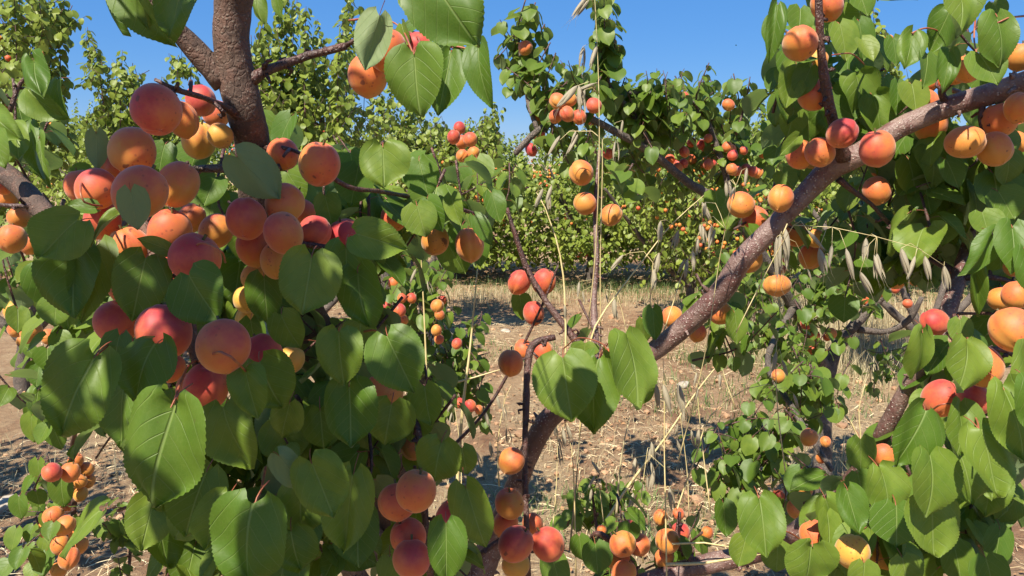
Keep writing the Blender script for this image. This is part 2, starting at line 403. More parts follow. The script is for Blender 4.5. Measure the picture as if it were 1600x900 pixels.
def finish_leaves(root, lst, hi, lim=300, baked=MID, bmat=None, minpx=10):
    """the largest in view become parts, the rest one stuff part"""
    sc = []
    for i, m in enumerate(lst):
        c = m @ Vector((0, .5, 0)); q = proj(c); s = 0
        if q and -40 < q[0] < 1640 and -40 < q[1] < 940: s = m.to_scale()[1]*FPX/q[2]
        sc.append((s, i))
    sc.sort(reverse=True); inst = set(i for s, i in sc[:lim] if s >= minpx)
    Li = root.location; rest = []
    for i, m in enumerate(lst):
        if i in inst:
            o = bpy.data.objects.new('leaf', hi[R.randrange(len(hi))]); C.objects.link(o); o.parent = root
            mm = m.copy(); mm.translation = m.translation-Li; o.matrix_local = mm
        else: rest.append(m)
    if rest: bake_leaves(rest, baked, R, 'leaves', [bmat or M['leaf'], M['petiole']], root)

# ------------------------------------------------------------------ setting: ground, hill
def ground_h(x, y): return .035*mnoise.noise(Vector((x*.9, y*.9, 0)))+.018*mnoise.noise(Vector((x*4, y*4, 3)))+.010*mnoise.noise(Vector((x*13, y*13, 5)))
xs = np.concatenate([[-4000, -800, -150, -40, -20], np.arange(-9, 9.01, .09), [20, 40, 150, 800, 4000]])
ys = np.concatenate([[-4000, -600, -60, -10, -3], np.arange(0, 14.01, .09), [16, 20, 30, 50, 100, 250, 700, 4000]])
V = []; F = []
for y in ys:
    for x in xs:
        near = abs(x) < 9.1 and -1 < y < 14.1
        V.append((x, y, ground_h(x, y) if near else 0))
W = len(xs)
for j in range(len(ys)-1):
    for i in range(W-1):
        a = j*W+i; F.append((a, a+1, a+W+1)); F.append((a, a+W+1, a+W))
g = link('ground', mesh_from('ground', V, F, [M['ground']])); tag(g, 'bare reddish brown orchard soil with straw litter', None, None, 'structure')
V = []; F = []; nx_ = 90
for j in range(2):
    for i in range(nx_+1):
        x = -1600+3200*i/nx_
        hgt = 26+14*mnoise.noise(Vector((x*.0016, 3, 0)))+6*mnoise.noise(Vector((x*.006, 1, 0)))
        V.append((x, 1500 if j else 1200, max(4, hgt) if j else -4))
V += [(x, 2300, -4) for x, y, z in V[:nx_+1]]
for j in range(2):
    for i in range(nx_):
        a = j*(nx_+1)+i; F.append((a, a+1, a+nx_+2)); F.append((a, a+nx_+2, a+nx_+1))
tag(link('hills', mesh_from('hills', V, F, [M['hill']])), 'low grey green hills on the horizon', None, None, 'structure')

# ------------------------------------------------------------------ ground litter
def litter(n, name, mat, lmin, lmax, wmin, wmax, area, label, lift=.004, curve=0.0):
    V = []; F = []; k = 0
    for i in range(n):
        y = area[2]+(area[3]-area[2])*R.random()**1.6; x = R.uniform(area[0], area[1])*max(.45, y/area[3])
        if mnoise.noise(Vector((x*.8, y*.8, 9)))+.5*mnoise.noise(Vector((x*3, y*3, 9))) < R.uniform(-.55, .35): continue
        a = R.uniform(0, 6.28); L = R.uniform(lmin, lmax)/2; w = R.uniform(wmin, wmax)/2; z = ground_h(x, y)+lift+R.uniform(0, .012)
        dx, dy = math.cos(a), math.sin(a); t = R.uniform(-.4, .4); rr = R.uniform(-.6, .6)
        for s in (-1, 0, 1):
            c = (x+dx*L*s-dy*curve*L*(1-s*s), y+dy*L*s+dx*curve*L*(1-s*s), z+L*s*t*.3+L*.2*(1-s*s)+(abs(t)*L*.3))
            V.append((c[0]-dy*w, c[1]+dx*w, c[2]+w*rr)); V.append((c[0]+dy*w, c[1]-dx*w, c[2]-w*rr))
        F += [(k, k+1, k+3), (k, k+3, k+2), (k+2, k+3, k+5), (k+2, k+5, k+4)]; k += 6
    tag(link(name, mesh_from(name, V, F, [mat], False)), label, None, None, 'stuff')
AREA = (-6.5, 6.5, 1.8, 9.5)
litter(24000, 'straw_litter', M['straw'], .02, .10, .0012, .0034, AREA, 'pale cut straw lying over the soil', curve=.2)
litter(8000, 'dead_leaves', M['dry_leaf'], .012, .03, .006, .016, AREA, 'dry fallen leaves scattered on the soil', curve=.1)
mb = MB(); ico = bmesh.new(); bmesh.ops.create_icosphere(ico, subdivisions=1, radius=1); IV = np.array([v.co[:] for v in ico.verts]); IF = np.array([[v.index for v in f.verts] for f in ico.faces]); ico.free()
for i in range(2600):
    y = 1.8+9*R.random()**1.5; x = R.uniform(-6, 6)*max(.45, y/9.5); s = R.uniform(.006, .026)*(1.7 if R.random() < .05 else 1)
    mb.add((IV*np.array([R.uniform(.7, 1.3), R.uniform(.7, 1.3), R.uniform(.5, .8)])+np.random.RandomState(i).uniform(-.15, .15, IV.shape))*s+np.array([x, y, ground_h(x, y)+s*.2]), IF)
tag(mb.build('soil_clods', [M['clod']], smooth=False), 'small crumbs and clods of brown soil', None, None, 'stuff')
def stone(px, py, s, label):
    bm = bmesh.new(); bmesh.ops.create_icosphere(bm, subdivisions=3, radius=1)
    o3 = rv(9)
    for v in bm.verts:
        v.co += v.co*(.32*mnoise.noise(v.co*1.3+o3)+.12*mnoise.noise(v.co*4+o3)); v.co = Vector((v.co.x*1.3, v.co.y, v.co.z*.6))*s
    me = bpy.data.meshes.new('stone'); bm.to_mesh(me); bm.free(); me.materials.append(M['stone'])
    for p in me.polygons: p.use_smooth = True
    p = G(px, py); o = link('stone', me); o.location = (p.x, p.y, ground_h(p.x, p.y)+s*.25); o.rotation_euler.z = R.uniform(0, 6)
    tag(o, label, 'stone', 'pale stones on the soil')
stone(790, 519, .035, 'small white stone on the soil just right of the pale upright straw')
stone(1067, 604, .04, 'flat whitish stone on sunlit soil below the long diagonal limb')
stone(1215, 612, .035, 'small grey stone in the shade under the far right trees')
stone(1020, 432, .05, 'distant pale stone in front of the far orchard row')
stone(12, 790, .05, 'pale stone at the left edge beside the low fruiting shoot')

def grass_patch(cx, cy, rx, ry, n, h, mat, name, label, lean=.35, w=.003):
    V = []; F = []; k = 0
    for i in range(n):
        a = R.uniform(0, 6.28); q = math.sqrt(R.random()); x = cx+rx*q*math.cos(a); y = cy+ry*q*math.sin(a)
        z = ground_h(x, y)-.005; H = h*R.uniform(.35, 1.1); d = R.uniform(0, 6.28); lx, ly = math.cos(d), math.sin(d); ln = H*lean*R.uniform(.2, 1.6)
        for t in (0, .5, 1):
            ww = w*(1-t*.85)*R.uniform(.7, 1.2); px = x+lx*ln*t*t; py = y+ly*ln*t*t; pz = z+H*t*(1-.15*t)
            V.append((px-ly*ww, py+lx*ww, pz)); V.append((px+ly*ww, py-lx*ww, pz))
        F += [(k, k+1, k+3), (k, k+3, k+2), (k+2, k+3, k+5), (k+2, k+5, k+4)]; k += 6
    return V, F
def grass(name, mat, label, patches):
    VV = []; FF = []
    for p in patches:
        V, F = grass_patch(*p[:6], mat, name, label, *p[6:]); b = len(VV); VV += V; FF += [tuple(i+b for i in f) for f in F]
    tag(link(name, mesh_from(name, VV, FF, [mat], False)), label, None, None, 'stuff')

# ------------------------------------------------------------------ apricots
def fruit_mesh(rnd):
    nu, nv = 40, 24; V = []; F = []; fm = []
    el = rnd.uniform(.96, 1.12); fl = rnd.uniform(.92, .99); gd = rnd.uniform(.045, .09); tilt = rnd.uniform(-.12, .12)
    for j in range(nv+1):
        th = math.pi*j/nv
        for i in range(nu):
            ph = 2*math.pi*i/nu; dph = min(ph, 2*math.pi-ph)
            r = 1-gd*math.exp(-(dph/.16)**2)*math.sin(th)**.6+.02*math.exp(-((dph-.42)/.25)**2)*math.sin(th)
            r *= 1+.012*math.sin(3*ph+th*2+tilt*30)
            z = math.cos(th)*el*r; rr = math.sin(th)*r
            z -= .20*math.exp(-(th/.26)**2)      # stem dimple
            z += .05*math.exp(-((math.pi-th)/.16)**2)*-1   # small point
            x = rr*math.cos(ph)+tilt*math.sin(th)*z*.3; y = rr*math.sin(ph)*fl
            V.append((x*.0225, y*.0225, z*.0225))
    for j in range(nv):
        for i in range(nu):
            a = j*nu+i; b = j*nu+(i+1) % nu; F.append((a, a+nu, b+nu)); F.append((a, b+nu, b)); fm += [0, 0]
    b0 = len(V); 
    for i in range(4):
        t = i/3; r = .0012+.0004*t
        for s in range(5): V.append((r*math.cos(s*1.2566)+.001*t, r*math.sin(s*1.2566), (.80+.36*t)*.0225))
    for i in range(3):
        for s in range(5):
            a = b0+i*5+s; b = b0+i*5+(s+1) % 5; F.append((a, b, b+5)); F.append((a, b+5, a+5)); fm += [1, 1]
    return mesh_from('apricot', V, F, [M['apricot'], M['fruit_stalk']], True, fm)
FR = random.Random(5); FM = [fruit_mesh(FR) for _ in range(5)]
NF = [0]
def apricot(p, diam, blush, label, group='ripe apricots on the branches', yellow=None, squash=(1, 1), face=None):
    o = bpy.data.objects.new('apricot', FM[FR.randrange(5)]); C.objects.link(o); NF[0] += 1
    up = (Z*1.0+Vector((FR.uniform(-.7, .7), FR.uniform(-.2, 1.0), 0))).normalized()
    side = Vector((FR.uniform(-1, 1), FR.uniform(-1.1, .6), FR.uniform(-.4, .4)))
    bd = SUN_DIR+Vector((FR.uniform(-.9, .9), FR.uniform(-.6, .6), FR.uniform(-.4, .4)))
    X = (side-up*side.dot(up)).normalized(); Y = up.cross(X); s = diam/.045
    m = Matrix.Identity(4); sx = FR.uniform(.95, 1.04); sy = FR.uniform(.93, 1.02)
    for i in range(3): m[i][0] = X[i]*s*squash[0]*sx; m[i][1] = Y[i]*s*sy; m[i][2] = up[i]*s*squash[1]; m[i][3] = p[i]
    o.matrix_world = m
    o.color = (blush, yellow if yellow is not None else max(0, FR.uniform(-.3, .1)), (math.atan2(bd.dot(Y), bd.dot(X))/6.28319) % 1, 1)
    return tag(o, label, 'apricot', group)

# ------------------------------------------------------------------ tree helpers
def limb(root, name, pts, mat, sides=14, knob=.10, step=.012, spurs=0, label=None, freq=30):
    """pts: (px, py, depth, radius_px)"""
    mb = MB(); p3 = [P(x, y, d) for x, y, d, r in pts]; rr = [r*(.84 if mat is M['bark_red'] else .95)/FPX*d for x, y, d, r in pts]
    path, rad = tube(mb, p3, rr, sides, step, knob, freq=freq)
    for i in range(spurs):        # short fruiting spurs and bud scars
        k = R.randrange(2, len(path)-2); t = (path[k+1]-path[k]).normalized(); o = t.orthogonal().normalized(); o = (Matrix.Rotation(R.uniform(0, 6.28), 3, t) @ o)
        L = R.uniform(.003, .014)
        a = path[k]+o*rad[k]*.7; b = a+(o*.8+t*R.uniform(-.2, .6)).normalized()*(L+rad[k]*.3); c = b+rv(.006)
        tube(mb, [a, b, c], [rad[k]*.22+.0015, .0022, .0018], 6, .006, .2, freq=90)
    ob = mb.build(name, [mat], root)
    if label: ob['label'] = label
    return path, rad
def HL(lst, bx, by, tx, ty, w, d, a=20, roll=0):
    img = RT*(tx-bx)-UP*(ty-by); Lp = img.length; img.normalize(); al = math.radians(a+R.uniform(-8, 8)); ro = math.radians(roll+R.uniform(-12, 12))
    D = img*math.cos(al)-FW*math.sin(al); n = -FW; n = (n-D*n.dot(D)).normalized(); X = D.cross(n); n = n*math.cos(ro)+X*math.sin(ro)
    lst.append(leaf_mat(P(bx, by, d), D, n, Lp/FPX*d/math.cos(al)*.87, w/FPX*d/max(.5, abs(math.cos(ro)))*.97))
def twig(mb, pts, r0, r1): 
    n = len(pts); return tube(mb, pts, [r0+(r1-r0)*i/(n-1) for i in range(n)], 5, .02, .12, freq=60)
def fill(lst, mb, cx, cy, rx, ry, d0, d1, ns, nl, size, length=.16, dirv=None):
    for i in range(ns):
        a = R.uniform(0, 6.28); q = math.sqrt(R.random())
        p = P(cx+rx*q*math.cos(a), cy+ry*q*math.sin(a), R.uniform(d0, d1))
        dv = (Vector(dirv) if dirv else Vector((0, 0, R.choice((-1, .6)))))+rv(.6); dv.normalize()
        L = length*R.uniform(.6, 1.3); m = p+rv(.15*L); pts = [p-dv*L*.5, m, p+dv*L*.5]
        path, _ = twig(mb, pts, .0026, .0011); shoot_leaves(path, nl, size, lst)

# ================================================================== the foreground apricot tree
T1 = empty('apricot_tree', P(690, 1250, 1.5), 'large foreground apricot tree with dark forked trunk and long bare slanting limb', 'tree')
T1.location.z = 0; T1L = []
B, BR, TW = M['bark'], M['bark_red'], M['twig']
limb(T1, 'trunk', [(380, -150, .80, 30), (372, -60, .82, 31), (364, 10, .84, 29), (362, 70, .85, 29), (370, 120, .86, 30), (383, 175, .87, 29), (394, 220, .9, 29), (404, 300, .95, 31), (430, 400, 1.0, 32), (490, 520, 1.1, 36), (560, 640, 1.2, 40), (602, 735, 1.3, 44), (622, 830, 1.35, 46), (650, 960, 1.42, 52), (680, 1250, 1.5, 70)], B, 22, .075, .010, 5)
limb(T1, 'branch', [(352, 130, .86, 20), (322, 95, .85, 19), (290, 62, .84, 17), (250, 15, .82, 15), (200, -60, .8, 13)], B, 14, .12, .01, 3)
limb(T1, 'branch', [(385, 130, .86, 14), (412, 112, .86, 9), (437, 103, .87, 8), (478, 88, .88, 7), (510, 80, .88, 6.5), (540, 72, .88, 6)], TW, 10, .18, .008, 7)
limb(T1, 'twig', [(540, 72, .88, 4), (580, 50, .87, 3), (640, 50, .86, 2.6), (690, 66, .86, 2.4), (740, 90, .86, 2)], TW, 7, .15, .01, 3)
limb(T1, 'twig', [(372, 182, .86, 9), (345, 164, .82, 6), (310, 150, .78, 5), (275, 140, .76, 4.5), (242, 124, .75, 3)], TW, 8, .2, .008, 8)
limb(T1, 'branch', [(404, 262, .9, 12), (375, 264, .86, 9), (335, 263, .83, 7), (290, 268, .82, 6), (240, 300, .80, 6), (225, 350, .78, 8)], M['grey_bark'], 9, .16, .01, 5)
limb(T1, 'twig', [(225, 350, .78, 8), (250, 420, .74, 8), (290, 480, .72, 9), (305, 560, .70, 9), (330, 640, .72, 7)], B, 9, .2, .01, 5)
limb(T1, 'twig', [(400, 235, .9, 7), (430, 230, .87, 4), (470, 240, .86, 3.5), (540, 290, .88, 4), (600, 300, .95, 4), (690, 318, 1.15, 4), (760, 340, 1.25, 3)], TW, 8, .2, .01, 6)
limb(T1, 'twig', [(445, 265, .9, 3), (430, 262, .86, 3), (405, 240, .9, 4)], TW, 6, .2, .008, 4)
limb(T1, 'twig', [(400, 330, .97, 10), (370, 330, .9, 7), (420, 370, .86, 5), (500, 385, .84, 5), (540, 390, .84, 3)], TW, 8, .2, .01, 6)
limb(T1, 'branch', [(560, 640, 1.2, 14), (585, 590, 1.12, 8), (555, 540, 1.05, 6), (545, 510, 1.0, 4)], TW, 8, .2, .01, 4)
limb(T1, 'branch', [(640, 590, .98, 5), (646, 640, .96, 6), (656, 690, .94, 6.5), (660, 735, .92, 6), (664, 800, .92, 6), (668, 850, .93, 6), (675, 930, 1.0, 7)], TW, 9, .2, .008, 14)
limb(T1, 'limb', [(500, 790, 1.1, 10), (520, 850, 1.15, 14), (545, 885, 1.2, 17), (590, 950, 1.3, 22)], M['grey_bark'], 12, .15, .01, 4)
limb(T1, 'limb', [(540, 790, 1.2, 12), (570, 825, 1.25, 17), (600, 850, 1.3, 19), (640, 880, 1.35, 22)], M['grey_bark'], 12, .15, .01, 3)
# the long limb slanting across the right half
limb(T1, 'limb', [(1720, 90, .98, 20), (1620, 122, 1.02, 20), (1560, 143, 1.05, 21), (1480, 168, 1.08, 20), (1405, 200, 1.1, 19), (1345, 240, 1.12, 22), (1300, 262, 1.14, 22), (1262, 298, 1.16, 19), (1215, 348, 1.18, 18), (1160, 405, 1.2, 20), (1125, 458, 1.22, 21), (1075, 505, 1.25, 19), (1015, 553, 1.28, 18), (950, 592, 1.32, 18), (885, 630, 1.36, 19), (850, 665, 1.38, 20), (822, 720, 1.4, 19), (795, 790, 1.42, 22), (768, 850, 1.44, 24), (735, 960, 1.46, 30), (700, 1250, 1.5, 60)], BR, 22, .055, .010, 34, 'long smooth reddish limb slanting up to the right', 40)
limb(T1, 'branch', [(1278, -40, 1.02, 6), (1280, 20, 1.03, 6), (1284, 90, 1.05, 7.5), (1293, 150, 1.07, 8), (1303, 195, 1.09, 9), (1318, 248, 1.12, 14)], TW, 10, .16, .008, 12)
limb(T1, 'twig', [(1310, 280, 1.15, 6), (1335, 300, 1.16, 4), (1360, 318, 1.17, 3.5), (1395, 355, 1.2, 4), (1440, 395, 1.25, 5), (1490, 425, 1.2, 6)], TW, 8, .2, .01, 8)
limb(T1, 'twig', [(1540, 150, 1.06, 6), (1532, 185, 1.06, 4), (1540, 215, 1.06, 3)], TW, 6, .2, .008, 4)
limb(T1, 'twig', [(1480, 165, 1.08, 8), (1470, 140, 1.06, 5), (1485, 128, 1.05, 3)], TW, 7, .2, .006, 5)
limb(T1, 'limb', [(1540, 300, 1.3, 8), (1510, 390, 1.22, 11), (1496, 440, 1.18, 14), (1478, 495, 1.15, 15), (1452, 550, 1.15, 14), (1415, 610, 1.18, 14), (1378, 680, 1.22, 15), (1340, 740, 1.28, 16), (1270, 810, 1.34, 18), (1190, 860, 1.38, 18), (1090, 885, 1.4, 18), (960, 930, 1.42, 20), (760, 1020, 1.46, 30)], BR, 18, .08, .012, 16, 'dark reddish limb curving down through the right side')
limb(T1, 'twig', [(1500, 435, 1.18, 6), (1535, 432, 1.16, 5), (1570, 437, 1.15, 4), (1600, 450, 1.14, 3)], TW, 7, .2, .01, 4)
limb(T1, 'twig', [(1480, 490, 1.15, 3), (1530, 490, 1.15, 2.5), (1590, 492, 1.15, 2)], TW, 6, .2, .01, 2)
limb(T1, 'twig', [(1600, 560, .95, 7), (1560, 545, .95, 5), (1510, 548, .98, 4), (1480, 520, 1.1, 3)], TW, 7, .2, .01, 6)
limb(T1, 'twig', [(1630, 620, .9, 7), (1570, 640, .92, 4), (1530, 650, .95, 3)], TW, 7, .2, .01, 5)
limb(T1, 'twig', [(1500, 820, 1.4, 3), (1530, 850, 1.35, 3), (1560, 895, 1.3, 3)], TW, 6, .2, .01, 4)
limb(T1, 'branch', [(1240, 850, 1.36, 8), (1300, 860, 1.2, 6), (1360, 850, 1.15, 6), (1420, 800, 1.15, 5), (1480, 740, 1.15, 4)], TW, 8, .2, .01, 8)
# thin branches in the gap at the centre
limb(T1, 'branch', [(792, 325, 1.4, 3), (806, 370, 1.4, 4), (826, 425, 1.4, 5), (858, 478, 1.38, 5.5), (890, 520, 1.36, 6), (925, 565, 1.34, 8), (950, 592, 1.32, 11)], TW, 9, .16, .01, 10)
limb(T1, 'branch', [(937, 235, 1.62, 3), (930, 320, 1.6, 4), (932, 400, 1.58, 5), (928, 470, 1.56, 6), (932, 540, 1.5, 7), (945, 595, 1.36, 8)], BR, 9, .16, .01, 14)
limb(T1, 'twig', [(872, 415, 1.4, 1.6), (850, 470, 1.42, 2), (812, 550, 1.44, 2.2), (760, 640, 1.44, 2.6), (700, 705, 1.42, 3)], TW, 6, .16, .015, 4)
limb(T1, 'branch', [(868, 527, 1.34, 5), (838, 535, 1.34, 7), (826, 560, 1.33, 6), (822, 640, 1.3, 5.5), (820, 720, 1.28, 5.5), (822, 800, 1.26, 5), (824, 870, 1.25, 5), (826, 940, 1.3, 6)], TW, 9, .22, .008, 24)
limb(T1, 'branch', [(700, 905, 1.2, 6), (745, 870, 1.2, 6), (800, 830, 1.22, 4)], TW, 7, .2, .01, 4)
limb(T1, 'branch', [(1000, 940, 1.3, 7), (985, 880, 1.38, 6), (940, 835, 1.4, 5), (925, 838, 1.42, 4)], TW, 7, .2, .01, 8)
limb(T1, 'branch', [(1090, 885, 1.4, 8), (1060, 845, 1.4, 5), (1062, 800, 1.4, 3)], TW, 7, .2, .01, 6)
# left edge branches
limb(T1, 'branch', [(-40, 240, 1.25, 18), (20, 280, 1.2, 17), (62, 325, 1.15, 16), (110, 380, 1.1, 14), (200, 440, 1.05, 12), (330, 560, 1.05, 14), (470, 600, 1.15, 16)], B, 14, .14, .012, 6)
limb(T1, 'twig', [(62, 320, 1.14, 5), (30, 322, 1.14, 4), (0, 320, 1.14, 3)], TW, 7, .2, .01, 3)
limb(T1, 'twig', [(15, 175, 1.3, 4), (32, 130, 1.3, 3.5), (50, 118, 1.3, 3), (75, 125, 1.3, 2)], TW, 6, .2, .01, 3)
limb(T1, 'branch', [(250, 560, 1.35, 6), (190, 600, 1.6, 5), (125, 660, 1.9, 4), (112, 720, 2.05, 4), (116, 780, 2.1, 4), (112, 820, 2.1, 4), (98, 900, 2.1, 4)], TW, 8, .2, .012, 10)

D5 = [  # large leaves: base x, y, tip x, y, width px, depth, lean, roll
(300,-42,272,84,98,.66,10,8),(205,-38,252,88,62,.70,15,35),(168,-30,170,66,28,.74,10,50),(232,-20,222,50,30,.7,10,40),(398,-30,402,45,34,.95,10,30),
(432,-14,436,36,22,.95,5,40),(50,92,84,150,46,1.2,30,-20),(48,140,98,197,50,1.2,15,15),(92,125,102,190,36,1.22,20,40),(-12,176,52,228,52,1.15,25,0),
(22,196,50,262,40,1.2,25,0),(-6,208,14,268,48,1.12,20,0),(50,196,66,290,32,1.22,20,30),(60,215,78,300,36,1.3,10,0),(150,208,146,270,36,.80,-15,150),(5,205,40,250,30,1.25,10,0),
(140,268,110,268,26,.95,20,20),(258,226,250,272,50,.98,10,0),(312,226,292,276,64,.98,10,10),(335,300,330,355,60,1.0,10,0),(372,246,432,312,70,.78,-20,180),(455,182,428,245,46,1.0,10,30),(410,180,425,230,44,1.05,10,20),
(592,26,562,122,56,.68,-12,155),(632,-14,636,26,26,.82,25,20),(668,-38,757,90,128,.66,10,0),(646,82,652,192,100,.66,12,8),(748,74,751,176,44,.82,15,30),(706,78,686,196,66,.84,10,-20),
(628,38,640,78,22,.80,20,40),(690,34,705,66,40,.88,0,0),(660,30,612,62,26,.86,10,10),
(598,228,602,304,84,.95,10,0),(655,252,672,318,64,1.0,10,10),(548,240,560,300,54,1.0,10,0),(560,262,545,330,60,.98,0,0),(745,248,756,303,48,1.5,10,0),(716,262,732,304,36,1.45,10,0),(700,302,706,345,44,1.35,10,0),
(122,346,64,410,90,.68,18,0),(150,326,102,322,28,.73,20,30),(184,334,142,382,24,.70,25,45),(266,392,226,368,26,.71,30,30),(204,298,204,366,42,.64,-15,160),
(150,384,162,502,60,.72,25,-25),(112,392,126,508,98,.70,22,0),(228,404,218,502,86,.70,18,-10),(298,432,346,512,92,.69,20,0),(188,524,176,592,62,.68,20,20),
(148,556,104,690,120,.60,22,-8),(244,538,222,630,96,.62,20,10),(90,468,86,516,62,.85,10,0),(60,420,70,500,60,.95,0,0),(100,440,96,530,70,.98,0,0),
(268,632,228,806,160,.545,14,0),(196,600,180,708,80,.72,10,10),(352,636,386,742,98,.66,12,0),(398,786,384,930,146,.55,12,5),(322,738,280,858,96,.68,8,0),
(356,778,318,868,72,.66,8,-10),(384,578,400,655,68,.64,15,10),(406,566,446,648,100,.70,8,0),(452,630,432,700,60,.82,0,0),(425,790,430,860,60,.78,0,0),
(487,400,474,504,102,.70,18,0),(540,384,548,482,74,.76,8,0),(558,424,578,520,80,.74,12,0),(558,366,642,390,66,.72,15,0),(440,492,468,552,66,.76,10,0),
(412,432,420,516,60,.80,5,0),(392,500,400,560,50,.85,0,0),(530,520,532,608,80,.70,14,0),(606,526,652,622,90,.70,14,0),(564,506,558,560,60,.90,0,0),(652,322,668,378,62,.95,8,0),(668,312,690,368,46,.96,20,10),
(706,306,716,358,36,1.0,10,20),(742,338,772,388,32,.98,20,0),(768,302,784,352,40,1.25,15,0),(508,306,520,358,48,.88,5,0),(482,318,486,350,34,.95,10,10),(604,400,640,420,32,1.1,10,20),(722,352,706,400,44,1.1,0,0),
(700,380,728,438,60,1.15,0,0),(745,365,752,425,40,1.1,0,0),(560,300,600,350,60,1.05,0,0),(610,300,620,330,50,1.1,0,0),(450,270,480,320,50,1.0,0,0),
(545,602,552,708,92,.72,12,0),(486,722,530,816,90,.66,12,0),(552,742,536,878,76,.72,5,0),(612,630,600,706,84,.86,5,0),(664,604,674,672,62,.90,10,20),(648,628,640,700,72,.95,5,0),
(690,690,674,764,78,.86,8,0),(722,700,732,752,46,.95,5,0),(436,712,476,776,48,.66,-15,170),(470,760,470,850,80,.8,0,0),(500,640,505,720,70,.85,0,0),(728,762,762,872,68,.84,8,0),
(697,818,702,908,66,.66,20,-10),(455,830,470,905,80,.78,0,0),(440,660,460,730,80,.88,0,0),(510,780,500,860,60,.9,0,0),(735,790,745,860,50,.95,10,0),(610,870,640,930,60,.9,10,0),(300,800,262,850,70,.8,0,0),(280,720,300,790,90,.85,0,0),
(880,560,890,664,98,1.0,22,0),(935,562,920,694,72,1.04,8,20),(978,528,1000,650,80,1.0,12,-25),(914,536,912,562,46,1.15,10,0),(1000,590,985,640,50,1.1,0,30),
(1020,482,1022,538,34,1.25,10,30),(1004,500,1010,545,34,1.3,10,-20),(1148,490,1152,545,40,1.4,10,0),(1128,326,1142,368,44,1.35,25,0),(1118,300,1122,340,40,1.4,20,0),(1108,455,1100,500,30,1.5,20,20),(812,462,818,506,34,1.5,5,0),
(1216,8,1196,98,32,1.12,15,20),(1210,28,1190,76,26,1.14,20,30),(1250,14,1244,66,50,1.14,15,0),(1232,84,1236,136,52,1.12,15,0),(1244,102,1222,176,46,1.10,15,10),(1266,106,1246,158,36,1.08,0,10),
(1304,20,1342,60,60,1.2,0,0),(1312,38,1322,102,54,1.14,10,0),(1342,34,1350,102,44,1.16,5,0),(1346,62,1358,106,34,1.1,25,0),(1336,118,1344,196,70,1.16,0,0),(1300,136,1296,226,84,1.18,0,0),(1364,152,1378,226,54,1.15,5,20),
(1240,172,1234,220,54,1.15,5,0),(1262,176,1268,226,54,1.18,0,0),(1246,214,1208,250,26,1.12,25,0),(1222,268,1238,300,42,1.2,25,0),(1256,268,1262,300,30,1.2,20,0),(1150,70,1150,72,2,1.2,0,0),
(1492,-30,1488,68,66,.92,20,0),(1482,18,1458,88,54,.98,-15,0),(1428,52,1402,118,42,.96,10,20),(1448,84,1438,146,52,.96,20,-10),(1482,82,1464,152,34,.94,20,25),(1558,24,1562,108,66,.88,20,0),
(1530,84,1548,144,64,.90,22,0),(1552,4,1562,36,34,.98,20,20),(1512,162,1518,206,38,1.12,15,0),(1424,132,1428,184,54,1.1,10,0),(1402,130,1398,190,36,1.12,10,0),(1395,60,1400,110,34,1.2,10,0),
(1452,232,1462,304,64,1.15,5,0),(1500,252,1508,346,92,1.18,0,0),(1552,272,1562,336,84,1.12,5,0),(1420,250,1432,320,60,1.18,5,10),(1478,250,1494,300,44,1.1,15,0),(1575,240,1585,300,60,1.1,0,0),
(1552,366,1502,436,44,.90,18,-10),(1582,354,1564,432,60,.88,22,0),(1604,392,1606,466,58,.86,22,0),(1522,390,1534,512,24,1.05,8,20),(1534,332,1540,374,56,1.0,15,0),(1560,300,1580,350,60,1.05,10,0),
(1508,536,1490,622,74,.82,20,0),(1606,548,1588,652,78,.78,22,0),(1442,518,1438,606,48,1.0,5,0),(1500,500,1500,545,34,1.0,10,20),(1600,500,1604,540,30,1.0,10,0),
(1446,642,1400,730,86,.82,22,0),(1498,634,1486,718,56,.84,22,0),(1530,672,1552,784,84,.76,22,0),(1568,606,1592,732,86,.74,22,0),(1606,596,1620,700,70,.70,20,0),(1452,712,1450,810,98,.80,22,0),(1500,712,1518,796,78,.84,15,0),
(1452,782,1460,880,90,.82,14,0),(1324,764,1332,834,50,.95,24,0),(1374,734,1392,826,70,.98,10,0),(1290,780,1312,850,50,1.05,10,0),(1344,686,1346,744,52,1.05,5,0),(1400,790,1396,860,80,.95,8,0),(1340,740,1350,790,60,1.05,5,0),
(1186,780,1190,874,78,1.02,20,0),(1130,786,1132,842,38,1.35,10,0),(1270,852,1258,930,86,.9,14,0),(1562,828,1548,896,44,1.05,5,0),(1540,872,1556,940,60,1.0,5,0),(1215,850,1212,900,50,1.1,10,0),(1590,770,1560,830,60,1.1,5,0),
(1350,880,1345,930,60,.95,10,0),(1410,872,1420,930,60,.95,10,0),(1490,850,1500,920,60,1.05,5,0),(1165,840,1150,890,46,1.2,10,0),(930,850,934,900,50,1.35,10,0),(862,868,880,930,50,1.2,20,0),(984,818,980,850,34,1.35,10,30),(905,838,910,880,34,1.4,10,0),
(30,776,32,816,36,1.9,15,0),(96,745,100,800,42,2.0,5,0),(60,720,62,770,36,2.05,5,0),(72,862,78,900,36,2.0,20,0),(26,826,24,862,26,2.0,20,0),(60,610,64,690,36,1.8,5,0),(50,650,45,700,40,1.7,5,0),(80,650,88,715,52,1.6,5,0),
]
for r in D5: HL(T1L, *r)
